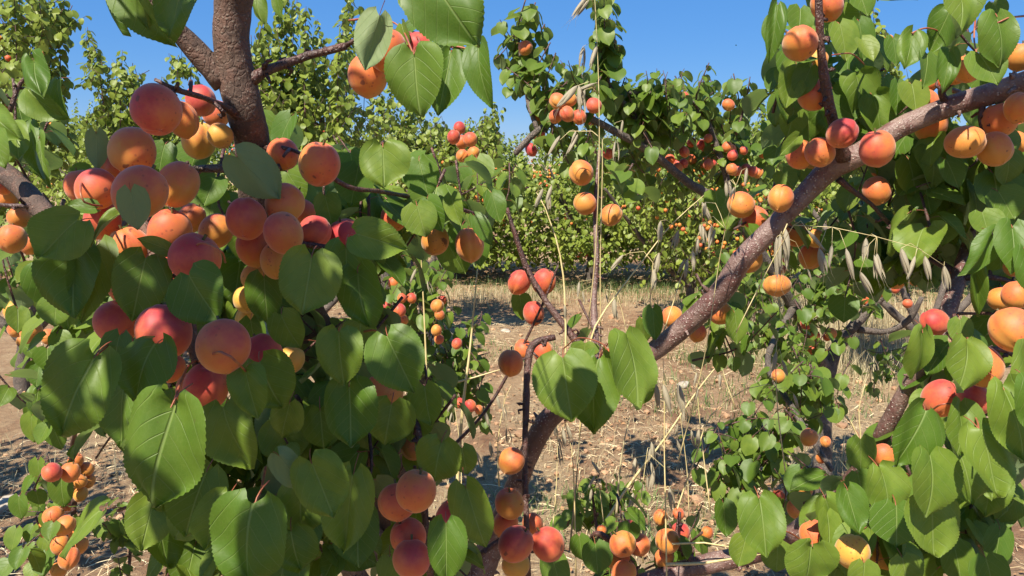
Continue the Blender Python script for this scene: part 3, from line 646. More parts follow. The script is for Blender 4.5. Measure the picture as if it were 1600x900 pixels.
STALKS = [[(545, 32, .86), (590, 28, .84), (625, 42, .82), (646, 84, .68)], [(640, 50, .84), (655, 62, .76), (648, 86, .67)], [(700, 70, .84), (735, 78, .83), (752, 92, .82)],
 [(1425, 52, .96), (1445, 44, .97), (1468, 50, .99), (1478, 72, 1.0)], [(1524, 30, .98), (1522, 60, .96), (1526, 84, .92)], [(1600, 25, .9), (1575, 28, .88), (1558, 36, .88)],
 [(205, 512, .76), (180, 530, .72), (150, 556, .62)], [(200, 520, .76), (212, 536, .70), (232, 542, .63)], [(322, 560, .72), (300, 566, .68), (285, 590, .62), (270, 634, .56)], [(330, 600, .8), (320, 620, .74), (340, 640, .68)],
 [(140, 268, .9), (126, 290, .72), (132, 316, .70), (160, 322, .72)], [(290, 395, .78), (315, 380, .66), (345, 392, .64), (352, 410, .68)], [(420, 720, .75), (452, 715, .72), (482, 724, .68)], [(415, 730, .74), (408, 765, .66), (398, 788, .56)],
 [(560, 520, .95), (585, 516, .82), (604, 528, .72)], [(310, 565, .70), (345, 550, .595), (372, 568, .61), (384, 580, .64)], [(1500, 535, .95), (1512, 528, .88), (1508, 538, .84)], [(1440, 655, .9), (1470, 632, .84), (1500, 634, .85)],
 [(1515, 640, .9), (1526, 656, .82), (1530, 674, .78)], [(930, 572, 1.3), (890, 552, 1.12), (880, 562, 1.01)], [(930, 572, 1.3), (955, 530, 1.15), (976, 528, 1.01)], [(1350, 100, 1.15), (1330, 84, 1.1), (1300, 86, 1.06)],
 [(1260, 850, 1.1), (1225, 830, 1.05), (1192, 850, 1.03)], [(1385, 870, 1.1), (1368, 820, 1.02), (1376, 736, .99)], [(880, 545, 1.3), (905, 528, 1.2), (945, 540, 1.1), (940, 566, 1.05)]]
for q in STALKS:
    mb = MB(); tube(mb, [P(*p) for p in q], [.0013, .0011, .0010, .0010][:len(q)], 6, .008, .1, freq=90); mb.build('leaf_stalk', [M['petiole']], T1)
tw = MB()
# inner foliage behind the placed leaves
fill(T1L, tw, 320, 440, 190, 110, .95, 1.2, 15, 8, .062)
fill(T1L, tw, 120, 470, 70, 60, 1.05, 1.25, 4, 7, .062)
fill(T1L, tw, 400, 700, 190, 130, .88, 1.15, 22, 8, .066)
fill(T1L, tw, 400, 860, 150, 50, .85, 1.1, 8, 7, .066)
fill(T1L, tw, 200, 650, 60, 60, .85, 1.0, 3, 6, .062)
fill(T1L, tw, 560, 350, 110, 60, .98, 1.2, 8, 7, .062)
fill(T1L, tw, 560, 580, 80, 90, .95, 1.2, 7, 7, .062)
fill(T1L, tw, 640, 660, 60, 50, 1.0, 1.2, 3, 6, .06)
fill(T1L, tw, 690, 830, 50, 60, 1.0, 1.2, 3, 6, .06)
fill(T1L, tw, 470, 270, 80, 40, 1.0, 1.2, 4, 6, .06)
fill(T1L, tw, 720, 320, 70, 50, 1.3, 1.5, 5, 6, .055)
fill(T1L, tw, 280, 320, 110, 60, .98, 1.1, 4, 6, .06)
fill(T1L, tw, 40, 200, 40, 60, 1.3, 1.5, 4, 6, .06)
fill(T1L, tw, 60, 380, 60, 60, 1.3, 1.6, 4, 7, .06)
fill(T1L, tw, 30, 460, 40, 40, 1.5, 1.8, 4, 6, .06)
fill(T1L, tw, 80, 600, 50, 60, 1.5, 1.9, 4, 7, .055)
fill(T1L, tw, 60, 770, 45, 80, 1.95, 2.2, 6, 6, .055)
fill(T1L, tw, 1300, 110, 80, 100, 1.18, 1.4, 10, 8, .060)
fill(T1L, tw, 1300, 190, 70, 60, 1.2, 1.4, 5, 8, .060)
fill(T1L, tw, 1500, 290, 100, 70, 1.15, 1.4, 11, 8, .062)
fill(T1L, tw, 1420, 210, 60, 60, 1.2, 1.4, 6, 7, .06)
fill(T1L, tw, 1570, 200, 50, 90, 1.15, 1.35, 6, 7, .06)
fill(T1L, tw, 1450, 370, 110, 50, 1.2, 1.45, 7, 8, .060)
fill(T1L, tw, 1330, 350, 60, 60, 1.3, 1.5, 6, 7, .06)
fill(T1L, tw, 1490, 90, 80, 50, 1.1, 1.35, 4, 6, .058)
fill(T1L, tw, 1580, 450, 30, 60, 1.1, 1.3, 3, 6, .06)
fill(T1L, tw, 1420, 810, 130, 70, 1.0, 1.3, 16, 8, .062)
fill(T1L, tw, 1350, 740, 60, 40, 1.15, 1.3, 4, 7, .06)
fill(T1L, tw, 1560, 700, 50, 60, .95, 1.2, 5, 7, .062)
fill(T1L, tw, 1470, 570, 40, 50, 1.1, 1.25, 3, 6, .06)
fill(T1L, tw, 1100, 850, 60, 30, 1.4, 1.6, 3, 6, .055)
fill(T1L, tw, 950, 860, 60, 40, 1.4, 1.6, 4, 6, .055)
fill(T1L, tw, 1150, 510, 50, 40, 1.45, 1.7, 4, 7, .05)
fill(T1L, tw, 1180, 330, 40, 50, 1.35, 1.5, 3, 6, .055)
fill(T1L, tw, 900, 545, 30, 20, 1.3, 1.4, 1, 5, .04)
# the canopy overhead, above the picture, that dapples the left of the crown
def canopy(cx, cy, cd, off, rx, ry, rz, ns):
    c = P(cx, cy, cd)+SUN_DIR*off
    for i in range(ns):
        p = c+Vector((R.uniform(-rx, rx), R.uniform(-ry, ry), R.uniform(-rz, rz)))
        q = proj(p)
        if q and q[1] > -.24*FPX/q[2]: continue       # these sprigs grow overhead only
        dv = (Vector((0, 0, .5))+rv(1)).normalized()
        path, _ = twig(tw, [p-dv*.1, p+rv(.02), p+dv*.1], .003, .0015); shoot_leaves(path, 7, .068, T1L)
canopy(330, 560, .8, .62, .34, .20, .16, 20)
canopy(560, 650, 1.0, 1.15, .20, .22, .14, 11)
canopy(230, 730, .58, .72, .20, .16, .10, 11)
canopy(420, 760, .68, .80, .20, .16, .10, 9)
canopy(1350, 300, 1.2, .72, .42, .28, .14, 16)
tw_o = tw.build('twigs', [TW], T1); tw_o['kind'] = 'stuff'

# ================================================================== orchard trees behind
def mid_tree(name, label, at, group, trunk, limbs, fills, shoots, lim=300, leafmat='leaf_mid', size=.055, bark='grey_bark', far=False, minpx=10):
    root = empty('apricot_tree', at, label, 'tree', group); L = []
    for nm, pts in trunk+limbs: limb(root, nm, pts, M[bark] if nm != 'twig' else M['twig'], 10, .16, .03, 4 if nm != 'trunk' else 0)
    t = MB()
    for f in fills: f = list(f); f[6] = int(f[6]*(2.0 if far else 1.6)+.5); fill(L, t, *f)
    if far:                      # side sprigs widen each upright shoot
        for pts, n, sz in shoots:
            for j in range(7):
                a = R.random()**1.3; q = Vector(pts[0]).lerp(Vector(pts[-1]), a*.93); w = (1-a)*16+5
                fill(L, t, q.x, q.y, w, 10, q.z-.2, q.z+.2, 1, 9, sz, .20, (R.uniform(-.8, .8), 0, .7))
    for sh in shoots:            # upright shoots: px polyline at one depth, leaf count
        pts, n, sz = sh; p3 = [P(*q) for q in pts]; path, _ = twig(t, p3, .006, .0018); shoot_leaves(path, n, sz, L, 0.0)
    if t.V: o = t.build('twigs', [M['twig']], root); o['kind'] = 'stuff'
    finish_leaves(root, L, ME_MIDF if far else ME_MID, lim, MID if not far else LOW, M[leafmat], minpx)
    return root
def ground_at(x, y, d):
    p = P(x, y, d); return Vector((p.x, p.y, 0))
OG = 'apricot trees of the orchard behind'
TB = (1290, 640, 3.3)
mid_tree('t', 'apricot tree right of centre with crooked grey trunk and a limb reaching skyward', ground_at(*TB), OG,
    [('trunk', [(1285, 780, 3.3, 16), (1288, 640, 3.3, 12), (1300, 560, 3.3, 11), (1325, 520, 3.3, 10)])],
    [('limb', [(1325, 520, 3.3, 9), (1360, 480, 3.3, 8), (1400, 440, 3.25, 7), (1440, 360, 3.2, 6), (1470, 240, 3.2, 5)]),
     ('limb', [(1340, 515, 3.3, 6), (1385, 518, 3.3, 4.5), (1420, 500, 3.25, 5), (1440, 465, 3.2, 4)]),
     ('limb', [(1296, 590, 3.3, 10), (1240, 480, 3.1, 9), (1150, 340, 2.9, 8), (1075, 285, 2.8, 7), (1020, 240, 2.7, 6.5), (960, 205, 2.6, 6), (900, 180, 2.5, 6), (840, 205, 2.45, 5.5), (805, 240, 2.45, 5)]),
     ('branch', [(1020, 240, 2.7, 6), (990, 180, 2.65, 5), (950, 130, 2.6, 4), (948, 60, 2.6, 3), (952, -40, 2.6, 2)]),
     ('branch', [(840, 205, 2.45, 4), (826, 160, 2.5, 4), (815, 100, 2.55, 3), (808, 40, 2.6, 2)]),
     ('branch', [(1150, 340, 2.9, 6), (1130, 260, 2.9, 5), (1100, 180, 2.9, 4), (1060, 150, 2.8, 3), (985, 145, 2.6, 3)]),
     ('branch', [(1240, 480, 3.1, 6), (1200, 560, 2.6, 5), (1240, 640, 2.3, 5), (1300, 735, 2.15, 4)]),
     ('twig', [(1300, 760, 2.1, 3), (1255, 738, 2.1, 3), (1215, 722, 2.1, 2)]),
     ('twig', [(1240, 640, 2.3, 4), (1200, 700, 2.2, 3), (1170, 760, 2.1, 2.5)])],
    [(950, 60, 14, 70, 2.5, 2.65, 8, 8, .055, .2, (0, 0, 1)), (815, 80, 26, 60, 2.5, 2.65, 9, 7, .055, .16), (850, 130, 40, 30, 2.4, 2.6, 3, 7, .055),
     (900, 150, 60, 25, 2.4, 2.6, 6, 7, .055), (870, 200, 60, 30, 2.45, 2.6, 4, 6, .055), (1010, 160, 60, 28, 2.55, 2.8, 14, 8, .055), (1040, 195, 50, 28, 2.6, 2.9, 10, 8, .055),
     (1120, 165, 60, 30, 2.8, 3.1, 12, 8, .055), (1060, 250, 110, 35, 2.9, 3.3, 18, 8, .055), (1180, 240, 60, 50, 3.0, 3.4, 8, 8, .055), (975, 235, 60, 30, 2.7, 3.0, 6, 7, .055),
     (1230, 470, 90, 60, 2.8, 3.3, 14, 8, .05), (1160, 420, 40, 60, 2.8, 3.2, 6, 7, .05), (1300, 430, 60, 30, 3.1, 3.4, 6, 7, .05), (1230, 590, 45, 40, 2.3, 2.6, 7, 7, .052),
     (1190, 680, 55, 40, 2.05, 2.3, 9, 7, .055), (1150, 730, 45, 40, 2.0, 2.2, 7, 7, .055), (1260, 640, 40, 50, 2.3, 2.5, 6, 6, .055), (1250, 790, 50, 30, 2.0, 2.2, 3, 6, .05),
     (1220, 510, 60, 40, 2.5, 2.9, 5, 6, .05), (1380, 590, 30, 20, 3.2, 3.4, 2, 6, .04), (1100, 700, 20, 30, 2.0, 2.1, 1, 6, .04), (1260, 350, 80, 50, 3.1, 3.5, 8, 7, .05), (1330, 450, 70, 35, 2.9, 3.2, 8, 8, .05), (1250, 545, 60, 35, 2.7, 3.1, 6, 8, .05), (1290, 610, 40, 40, 2.5, 2.9, 4, 7, .05), (1400, 560, 30, 25, 3.3, 3.5, 3, 6, .04),
     (945, 245, 30, 25, 2.3, 2.5, 2, 5, .05), (965, 290, 35, 22, 1.6, 1.75, 2, 5, .055, .08), (905, 240, 30, 20, 2.3, 2.5, 2, 5, .05), (840, 165, 30, 40, 2.4, 2.5, 2, 6, .055), (800, 280, 40, 30, 1.9, 2.2, 3, 6, .055)],
    [([(1095, 190, 2.8), (1088, 150, 2.8), (1108, 98, 2.8)], 18, .045), ([(1060, 170, 2.8), (1062, 140, 2.8), (1066, 112, 2.8)], 12, .045), ([(1150, 210, 2.8), (1165, 160, 2.8), (1172, 120, 2.8)], 16, .045)])
mid_tree('t', 'apricot tree left of centre behind the big leaves with two pale grey limbs', ground_at(640, 640, 3.1), OG,
    [('trunk', [(690, 700, 3.1, 18), (668, 600, 3.1, 15), (660, 540, 3.1, 13)])],
    [('limb', [(660, 545, 3.1, 12), (634, 490, 3.0, 11), (604, 440, 2.9, 9), (560, 330, 2.9, 7)]), ('limb', [(668, 560, 3.1, 9), (660, 480, 3.1, 7), (672, 430, 3.1, 5), (700, 300, 3.1, 4)])],
    [(650, 480, 50, 50, 2.7, 3.1, 9, 7, .055), (690, 570, 50, 50, 2.8, 3.1, 13, 8, .055), (640, 420, 60, 30, 2.7, 3.1, 5, 7, .05), (720, 520, 25, 50, 2.8, 3.0, 3, 6, .055),
     (730, 640, 40, 25, 2.9, 3.1, 4, 6, .055), (590, 480, 40, 50, 2.8, 3.2, 5, 7, .055), (620, 560, 30, 40, 2.9, 3.1, 4, 6, .055)], [])
mid_tree('t', 'low leafy green sprouts of a young apricot shoot at the bottom centre', ground_at(940, 900, 2.0), OG,
    [], [('twig', [(950, 900, 2.0, 4), (935, 840, 2.0, 3), (925, 770, 2.0, 2)])],
    [(925, 800, 40, 40, 1.95, 2.15, 6, 6, .045, .10, (0, 0, 1)), (985, 790, 35, 30, 2.0, 2.15, 4, 6, .04, .1, (0, 0, 1)), (960, 840, 40, 25, 1.9, 2.1, 3, 6, .045, .1)], [])
mid_tree('t', 'small leafy sucker standing on the shaded soil near the bottom left', ground_at(200, 930, 2.3), OG,
    [], [('twig', [(198, 940, 2.3, 3), (203, 870, 2.3, 2.5), (206, 790, 2.3, 2)])],
    [(206, 800, 22, 25, 2.25, 2.35, 3, 6, .04, .08), (178, 830, 20, 15, 2.25, 2.35, 3, 5, .045, .06), (200, 880, 24, 15, 2.2, 2.35, 2, 5, .04, .06)], [])
# nearer trees of the left background, with tall upright shoots
def spire(x, y0, y1, d, lean=0, n=None, sz=.05):
    """one upright shoot from y0 up to y1"""
    h = (y0-y1); return ([(x-lean*.6, y0, d), (x-lean*.2+R.uniform(-4, 4), y0-h*.5, d), (x+lean*.4, y1, d)], int((n or 40)*1.3), sz)
def bgtree(label, cx, base_d, shoots, fills, trunk_y=600, **kw):
    p = P(cx, 400, base_d); p.z = 0; q = proj(p)
    tr = [('trunk', [(q[0], q[1]+6, q[2], 60/base_d), (q[0]+3, q[1]-.35*FPX/q[2], q[2], 45/base_d)])]
    y = q[1]-.33*FPX/q[2]; lb = []
    for s in (-1, -.4, .35, 1):
        lb.append(('limb', [(q[0]+3, y, q[2], 36/base_d), (q[0]+s*.35*FPX/q[2], y-.35*FPX/q[2], q[2], 28/base_d), (q[0]+s*.8*FPX/q[2], y-.95*FPX/q[2], q[2]+R.uniform(-.4, .4), 16/base_d)]))
    return mid_tree('t', label, p, OG, tr, lb, fills, shoots, far=True, leafmat='leaf_far', **kw)
S = []
for x, y1 in ((-10, -60), (22, -40), (46, -20), (72, 0), (92, 15), (60, 60), (10, 60)): S.append(spire(x, 260, y1, 4.6+R.uniform(-.4, .4), R.uniform(-10, 14), 60, .06))
bgtree('leafy apricot tree at the far left reaching above the top of the picture', 10, 4.8, S, [(20, 60, 70, 50, 4.2, 5, 16, 10, .058, .4), (70, 30, 40, 26, 4.2, 4.6, 9, 10, .058, .3), (20, 140, 60, 60, 4.4, 5.2, 12, 10, .058, .4), (10, 260, 50, 60, 4.4, 5.2, 12, 10, .058, .4), (20, 400, 60, 60, 4.4, 5.2, 10, 9, .058, .4)])
S = []
for x, y0, y1 in ((141, 130, 42), (190, 250, 78), (170, 260, 120), (205, 260, 110), (222, 280, 140), (240, 270, 150), (160, 260, 160), (255, 270, 120)): S.append(spire(x, y0, y1, 5.6+R.uniform(-.3, .3), R.uniform(-12, 12), 55 if x != 141 else 22, .055))
S.append(([(165, 200, 5.6), (155, 110, 5.6), (140, 50, 5.6)], 34, .055))
bgtree('apricot tree with slim upright leafy shoots against the sky left of the trunk', 210, 5.8, S, [(200, 190, 45, 70, 5.4, 6, 22, 9, .055, .35), (230, 260, 80, 50, 5.4, 6.2, 24, 9, .055, .35), (160, 320, 80, 50, 5.4, 6.2, 12, 9, .055, .35), (290, 110, 30, 25, 5.4, 5.8, 6, 8, .05, .2), (300, 200, 50, 60, 5.6, 6, 8, 8, .05, .3)])
S = []
for x, y0, y1 in ((412, 200, 30), (430, 220, 60), (460, 200, 0), (478, 220, 10), (445, 230, -10), (500, 230, 30), (470, 260, 90), (425, 260, 100), (535, 230, 10), (530, 250, 60), (545, 180, -10), (490, 250, 80)): S.append(spire(x, y0, y1, 5.2+R.uniform(-.4, .4), R.uniform(-12, 12), 60, .055))
bgtree('tall yellow green apricot tree directly right of the dark trunk', 470, 5.3, S, [(465, 130, 50, 60, 5, 5.6, 20, 9, .055, .35), (440, 210, 60, 40, 5, 5.6, 20, 9, .055, .35), (540, 200, 50, 50, 5, 5.6, 14, 9, .055, .3), (500, 270, 100, 40, 5, 5.8, 20, 9, .055, .35), (410, 110, 25, 60, 5, 5.4, 10, 9, .055, .3)])
S = []
for x, y0, y1 in ((610, 260, 110), (640, 260, 150), (590, 260, 140), (665, 260, 190), (700, 260, 200), (770, 270, 160), (755, 270, 180), (740, 270, 215), (625, 260, 190), (655, 260, 215)): S.append(spire(x, y0, y1, 6.4+R.uniform(-.4, .4), R.uniform(-14, 14), 50, .055))
bgtree('pale green apricot tree behind the hanging leaf and fruit at upper centre', 660, 6.5, S, [(620, 220, 70, 45, 6, 7, 26, 9, .055, .35), (700, 250, 80, 40, 6, 7, 26, 9, .055, .35), (760, 230, 30, 40, 6, 6.6, 8, 9, .055, .3), (680, 310, 120, 50, 6.2, 7, 24, 9, .055, .35)])
S = []
for x, y0, y1 in ((1352, 240, -30), (1366, 240, 10), (1378, 250, 40), (1345, 200, -60), (1392, 250, 60), (1375, 250, 120), (1398, 260, 110), (1340, 250, 60), (1410, 250, 150), (1425, 250, 120)): S.append(spire(x, y0, y1, 4.6+R.uniform(-.3, .3), R.uniform(-8, 8), 60, .055))
bgtree('tall narrow leafy apricot tree behind the upper right leaves', 1465, 4.8, S, [(1375, 180, 40, 60, 4.4, 5, 14, 9, .055, .35), (1370, 260, 60, 50, 4.4, 5, 12, 9, .055, .35), (1240, 300, 50, 40, 5.6, 6.2, 10, 9, .05, .35)])
S = []
for x, y0, y1 in ((1030, 260, 190), (1090, 270, 170), (1214, 260, 165), (1228, 260, 200), (1200, 260, 190), (1190, 270, 150), (1260, 270, 210)): S.append(spire(x, y0, y1, 6.6+R.uniform(-.3, .3), R.uniform(-8, 8), 44, .05))
bgtree('dense fruiting apricot tree under the sky reaching limb right of centre', 1080, 7.0, S, [(1100, 300, 110, 50, 6.4, 7.2, 44, 10, .055, .35), (1160, 380, 120, 60, 6.4, 7.2, 36, 10, .055, .35), (1000, 290, 50, 50, 6.6, 7.2, 14, 10, .055, .35), (1060, 380, 60, 60, 6.6, 7.2, 22, 10, .055, .35)])

# the far row: dense rounded crowns, leaves too small to pick apart
def row_tree(x, y, h, w, nl, label, trunk=True):
    root = empty('apricot_tree', (x, y, 0), label, 'tree', 'apricot trees of the far rows'); t = MB(); L = []
    tube(t, [(x, y, -.05), (x+.03, y, .25), (x, y+.02, .5)], [.07, .055, .05], 8, .06, .15, freq=8); t.build('trunk', [M['grey_bark']], root)
    t = MB()
    for k in range(6):
        a = k*1.047+R.uniform(-.3, .3); r = w*.5*R.uniform(.5, .9); hh = h*R.uniform(.6, .95)
        tube(t, [(x, y, .42), (x+math.cos(a)*r*.45, y+math.sin(a)*r*.45, .42+(hh-.42)*.4), (x+math.cos(a)*r, y+math.sin(a)*r, hh)], [.04, .028, .01], 6, .15, .1, freq=8)
    o = t.build('limbs', [M['grey_bark']], root); o['kind'] = 'stuff'
    # clumps of leaves through the crown volume, plus upright shoots on top
    cl = []
    for k in range(int(nl/38)):
        a = R.uniform(0, 6.28); q = math.sqrt(R.random()); zz = R.uniform(.10, 1)
        rr = w*.5*q*(math.sin(math.pi*min(.97, max(.1, zz*.72+.16)))**.5); cl.append(Vector((x+rr*math.cos(a), y+rr*math.sin(a), .12+zz*(h-.25))))
    for c in cl:
        rad = R.uniform(.10, .24)
        for j in range(38):
            d = rv(1)
            if d.length > 1: d.normalize()
            L.append(leaf_on(c+d*rad, Vector((d.x, d.y, .1))+rv(.3), R.uniform(.04, .065)))
    for k in range(int(w*5)):
        a = R.uniform(0, 6.28); r = w*.45*math.sqrt(R.random()); p = Vector((x+r*math.cos(a), y+r*math.sin(a), h*.8)); top = p+Vector((R.uniform(-.15, .15), R.uniform(-.15, .15), R.uniform(.25, .62)*h*.5))
        shoot_leaves([p, top], 34, .05, L, 0)
    bake_leaves(L, LOW, R, 'crown', [M['leaf_far']], root)
    return root
ROW = [(-4.6, 9.6, 2.1, 2.6, 'apricot tree of the far row behind the far left foliage'), (-2.3, 9.8, 1.9, 2.5, 'low far row tree seen beneath the clusters of peach coloured fruit'),
 (-.7, 9.9, 1.75, 2.3, 'round far row tree just left of the bare vertical twig'), (1.0, 9.6, 1.7, 2.4, 'fruit speckled far row tree at the centre behind the bare twigs'),
 (2.6, 9.3, 1.8, 2.4, 'dark shaded far row tree above the long slanting limb'), (4.4, 9.0, 2.0, 2.6, 'far row tree behind the crooked grey trunk'), (6.2, 8.8, 2.1, 2.6, 'far row tree at the right edge behind the big lit leaves'),
 (-6.8, 13.5, 2.3, 2.8, None), (-3.6, 13.8, 2.2, 2.8, None), (-1.2, 14.0, 2.0, 2.8, None), (1.9, 13.8, 2.0, 2.8, None), (4.2, 13.6, 2.2, 2.8, None), (6.9, 13.4, 2.1, 2.8, None), (9.4, 13.5, 2.2, 2.8, None), (-9.6, 13.4, 2.2, 2.8, None),
 (-12, 19, 2.2, 3, None), (-8.6, 19, 2.3, 3, None), (-5.2, 19, 2.2, 3, None), (-2.2, 19, 2.2, 3, None), (.6, 19, 2.1, 3, None), (3.4, 19, 2.1, 3, None), (6.4, 19, 2.2, 3, None), (9.4, 19, 2.1, 3, None), (12.4, 19, 2.3, 3, None)]
ROWXY = []
for x, y, h, w, lab in ROW:
    row_tree(x, y, h*(1.0 if y < 12 else 1.08), w, 7600 if y < 12 else 3400, lab or 'small apricot tree of the rows farthest back below the skyline'); ROWXY.append((x, y, h, w))

row_tree(-3.15, 1.9, 2.5, 2.1, 3600, 'neighbouring apricot tree out of view at left, shading the soil at lower left')
row_tree(3.9, 2.6, 2.3, 1.6, 2200, 'neighbouring apricot tree out of view at right')
# ------------------------------------------------------------------ grasses
g1 = G(1340, 560); g2 = G(1180, 590); g3 = G(660, 430); g4 = G(1000, 450); g5 = G(960, 700)
grass('dry_grass', M['grass_dry'], 'pale dry grass tufts standing on the orchard floor', [
  (g1.x, g1.y, .9, .9, 2600, .28), (g1.x+.5, g1.y+1.5, 1.2, 1.0, 2600, .28), (-.9, 8.1, 1.4, .6, 1500, .16), (.9, 8.2, 1.6, .5, 1200, .14), (2.6, 7.2, 1.2, .7, 1600, .2),
  (g5.x, g5.y, .5, .5, 200, .10), (.4, 3.2, .9, .4, 260, .08), (0, 5.0, 3.5, 2.5, 1800, .05), (0, 3.6, 1.6, .9, 900, .05), (-2.0, 4.2, 1.0, 1.0, 500, .12), (1.7, 3.4, .5, .5, 500, .2)])
grass('green_weeds', M['weed'], 'green weeds and grass blades between the tree rows', [
  (g4.x, g4.y, 1.2, .5, 1500, .10, .5), (g4.x+1, g4.y-1, .8, .3, 500, .08, .8), (-.2, 5.8, 1.0, .3, 500, .07, .9), (.35, 2.95, .6, .3, 500, .09, .9), (1.5, 4.6, .9, .5, 700, .12, .7), (2.2, 5.6, 1.0, .5, 900, .15, .6), (-1, 8.9, 4, .5, 2200, .16, .5), (3, 8.3, 3, .6, 1600, .15, .5)])

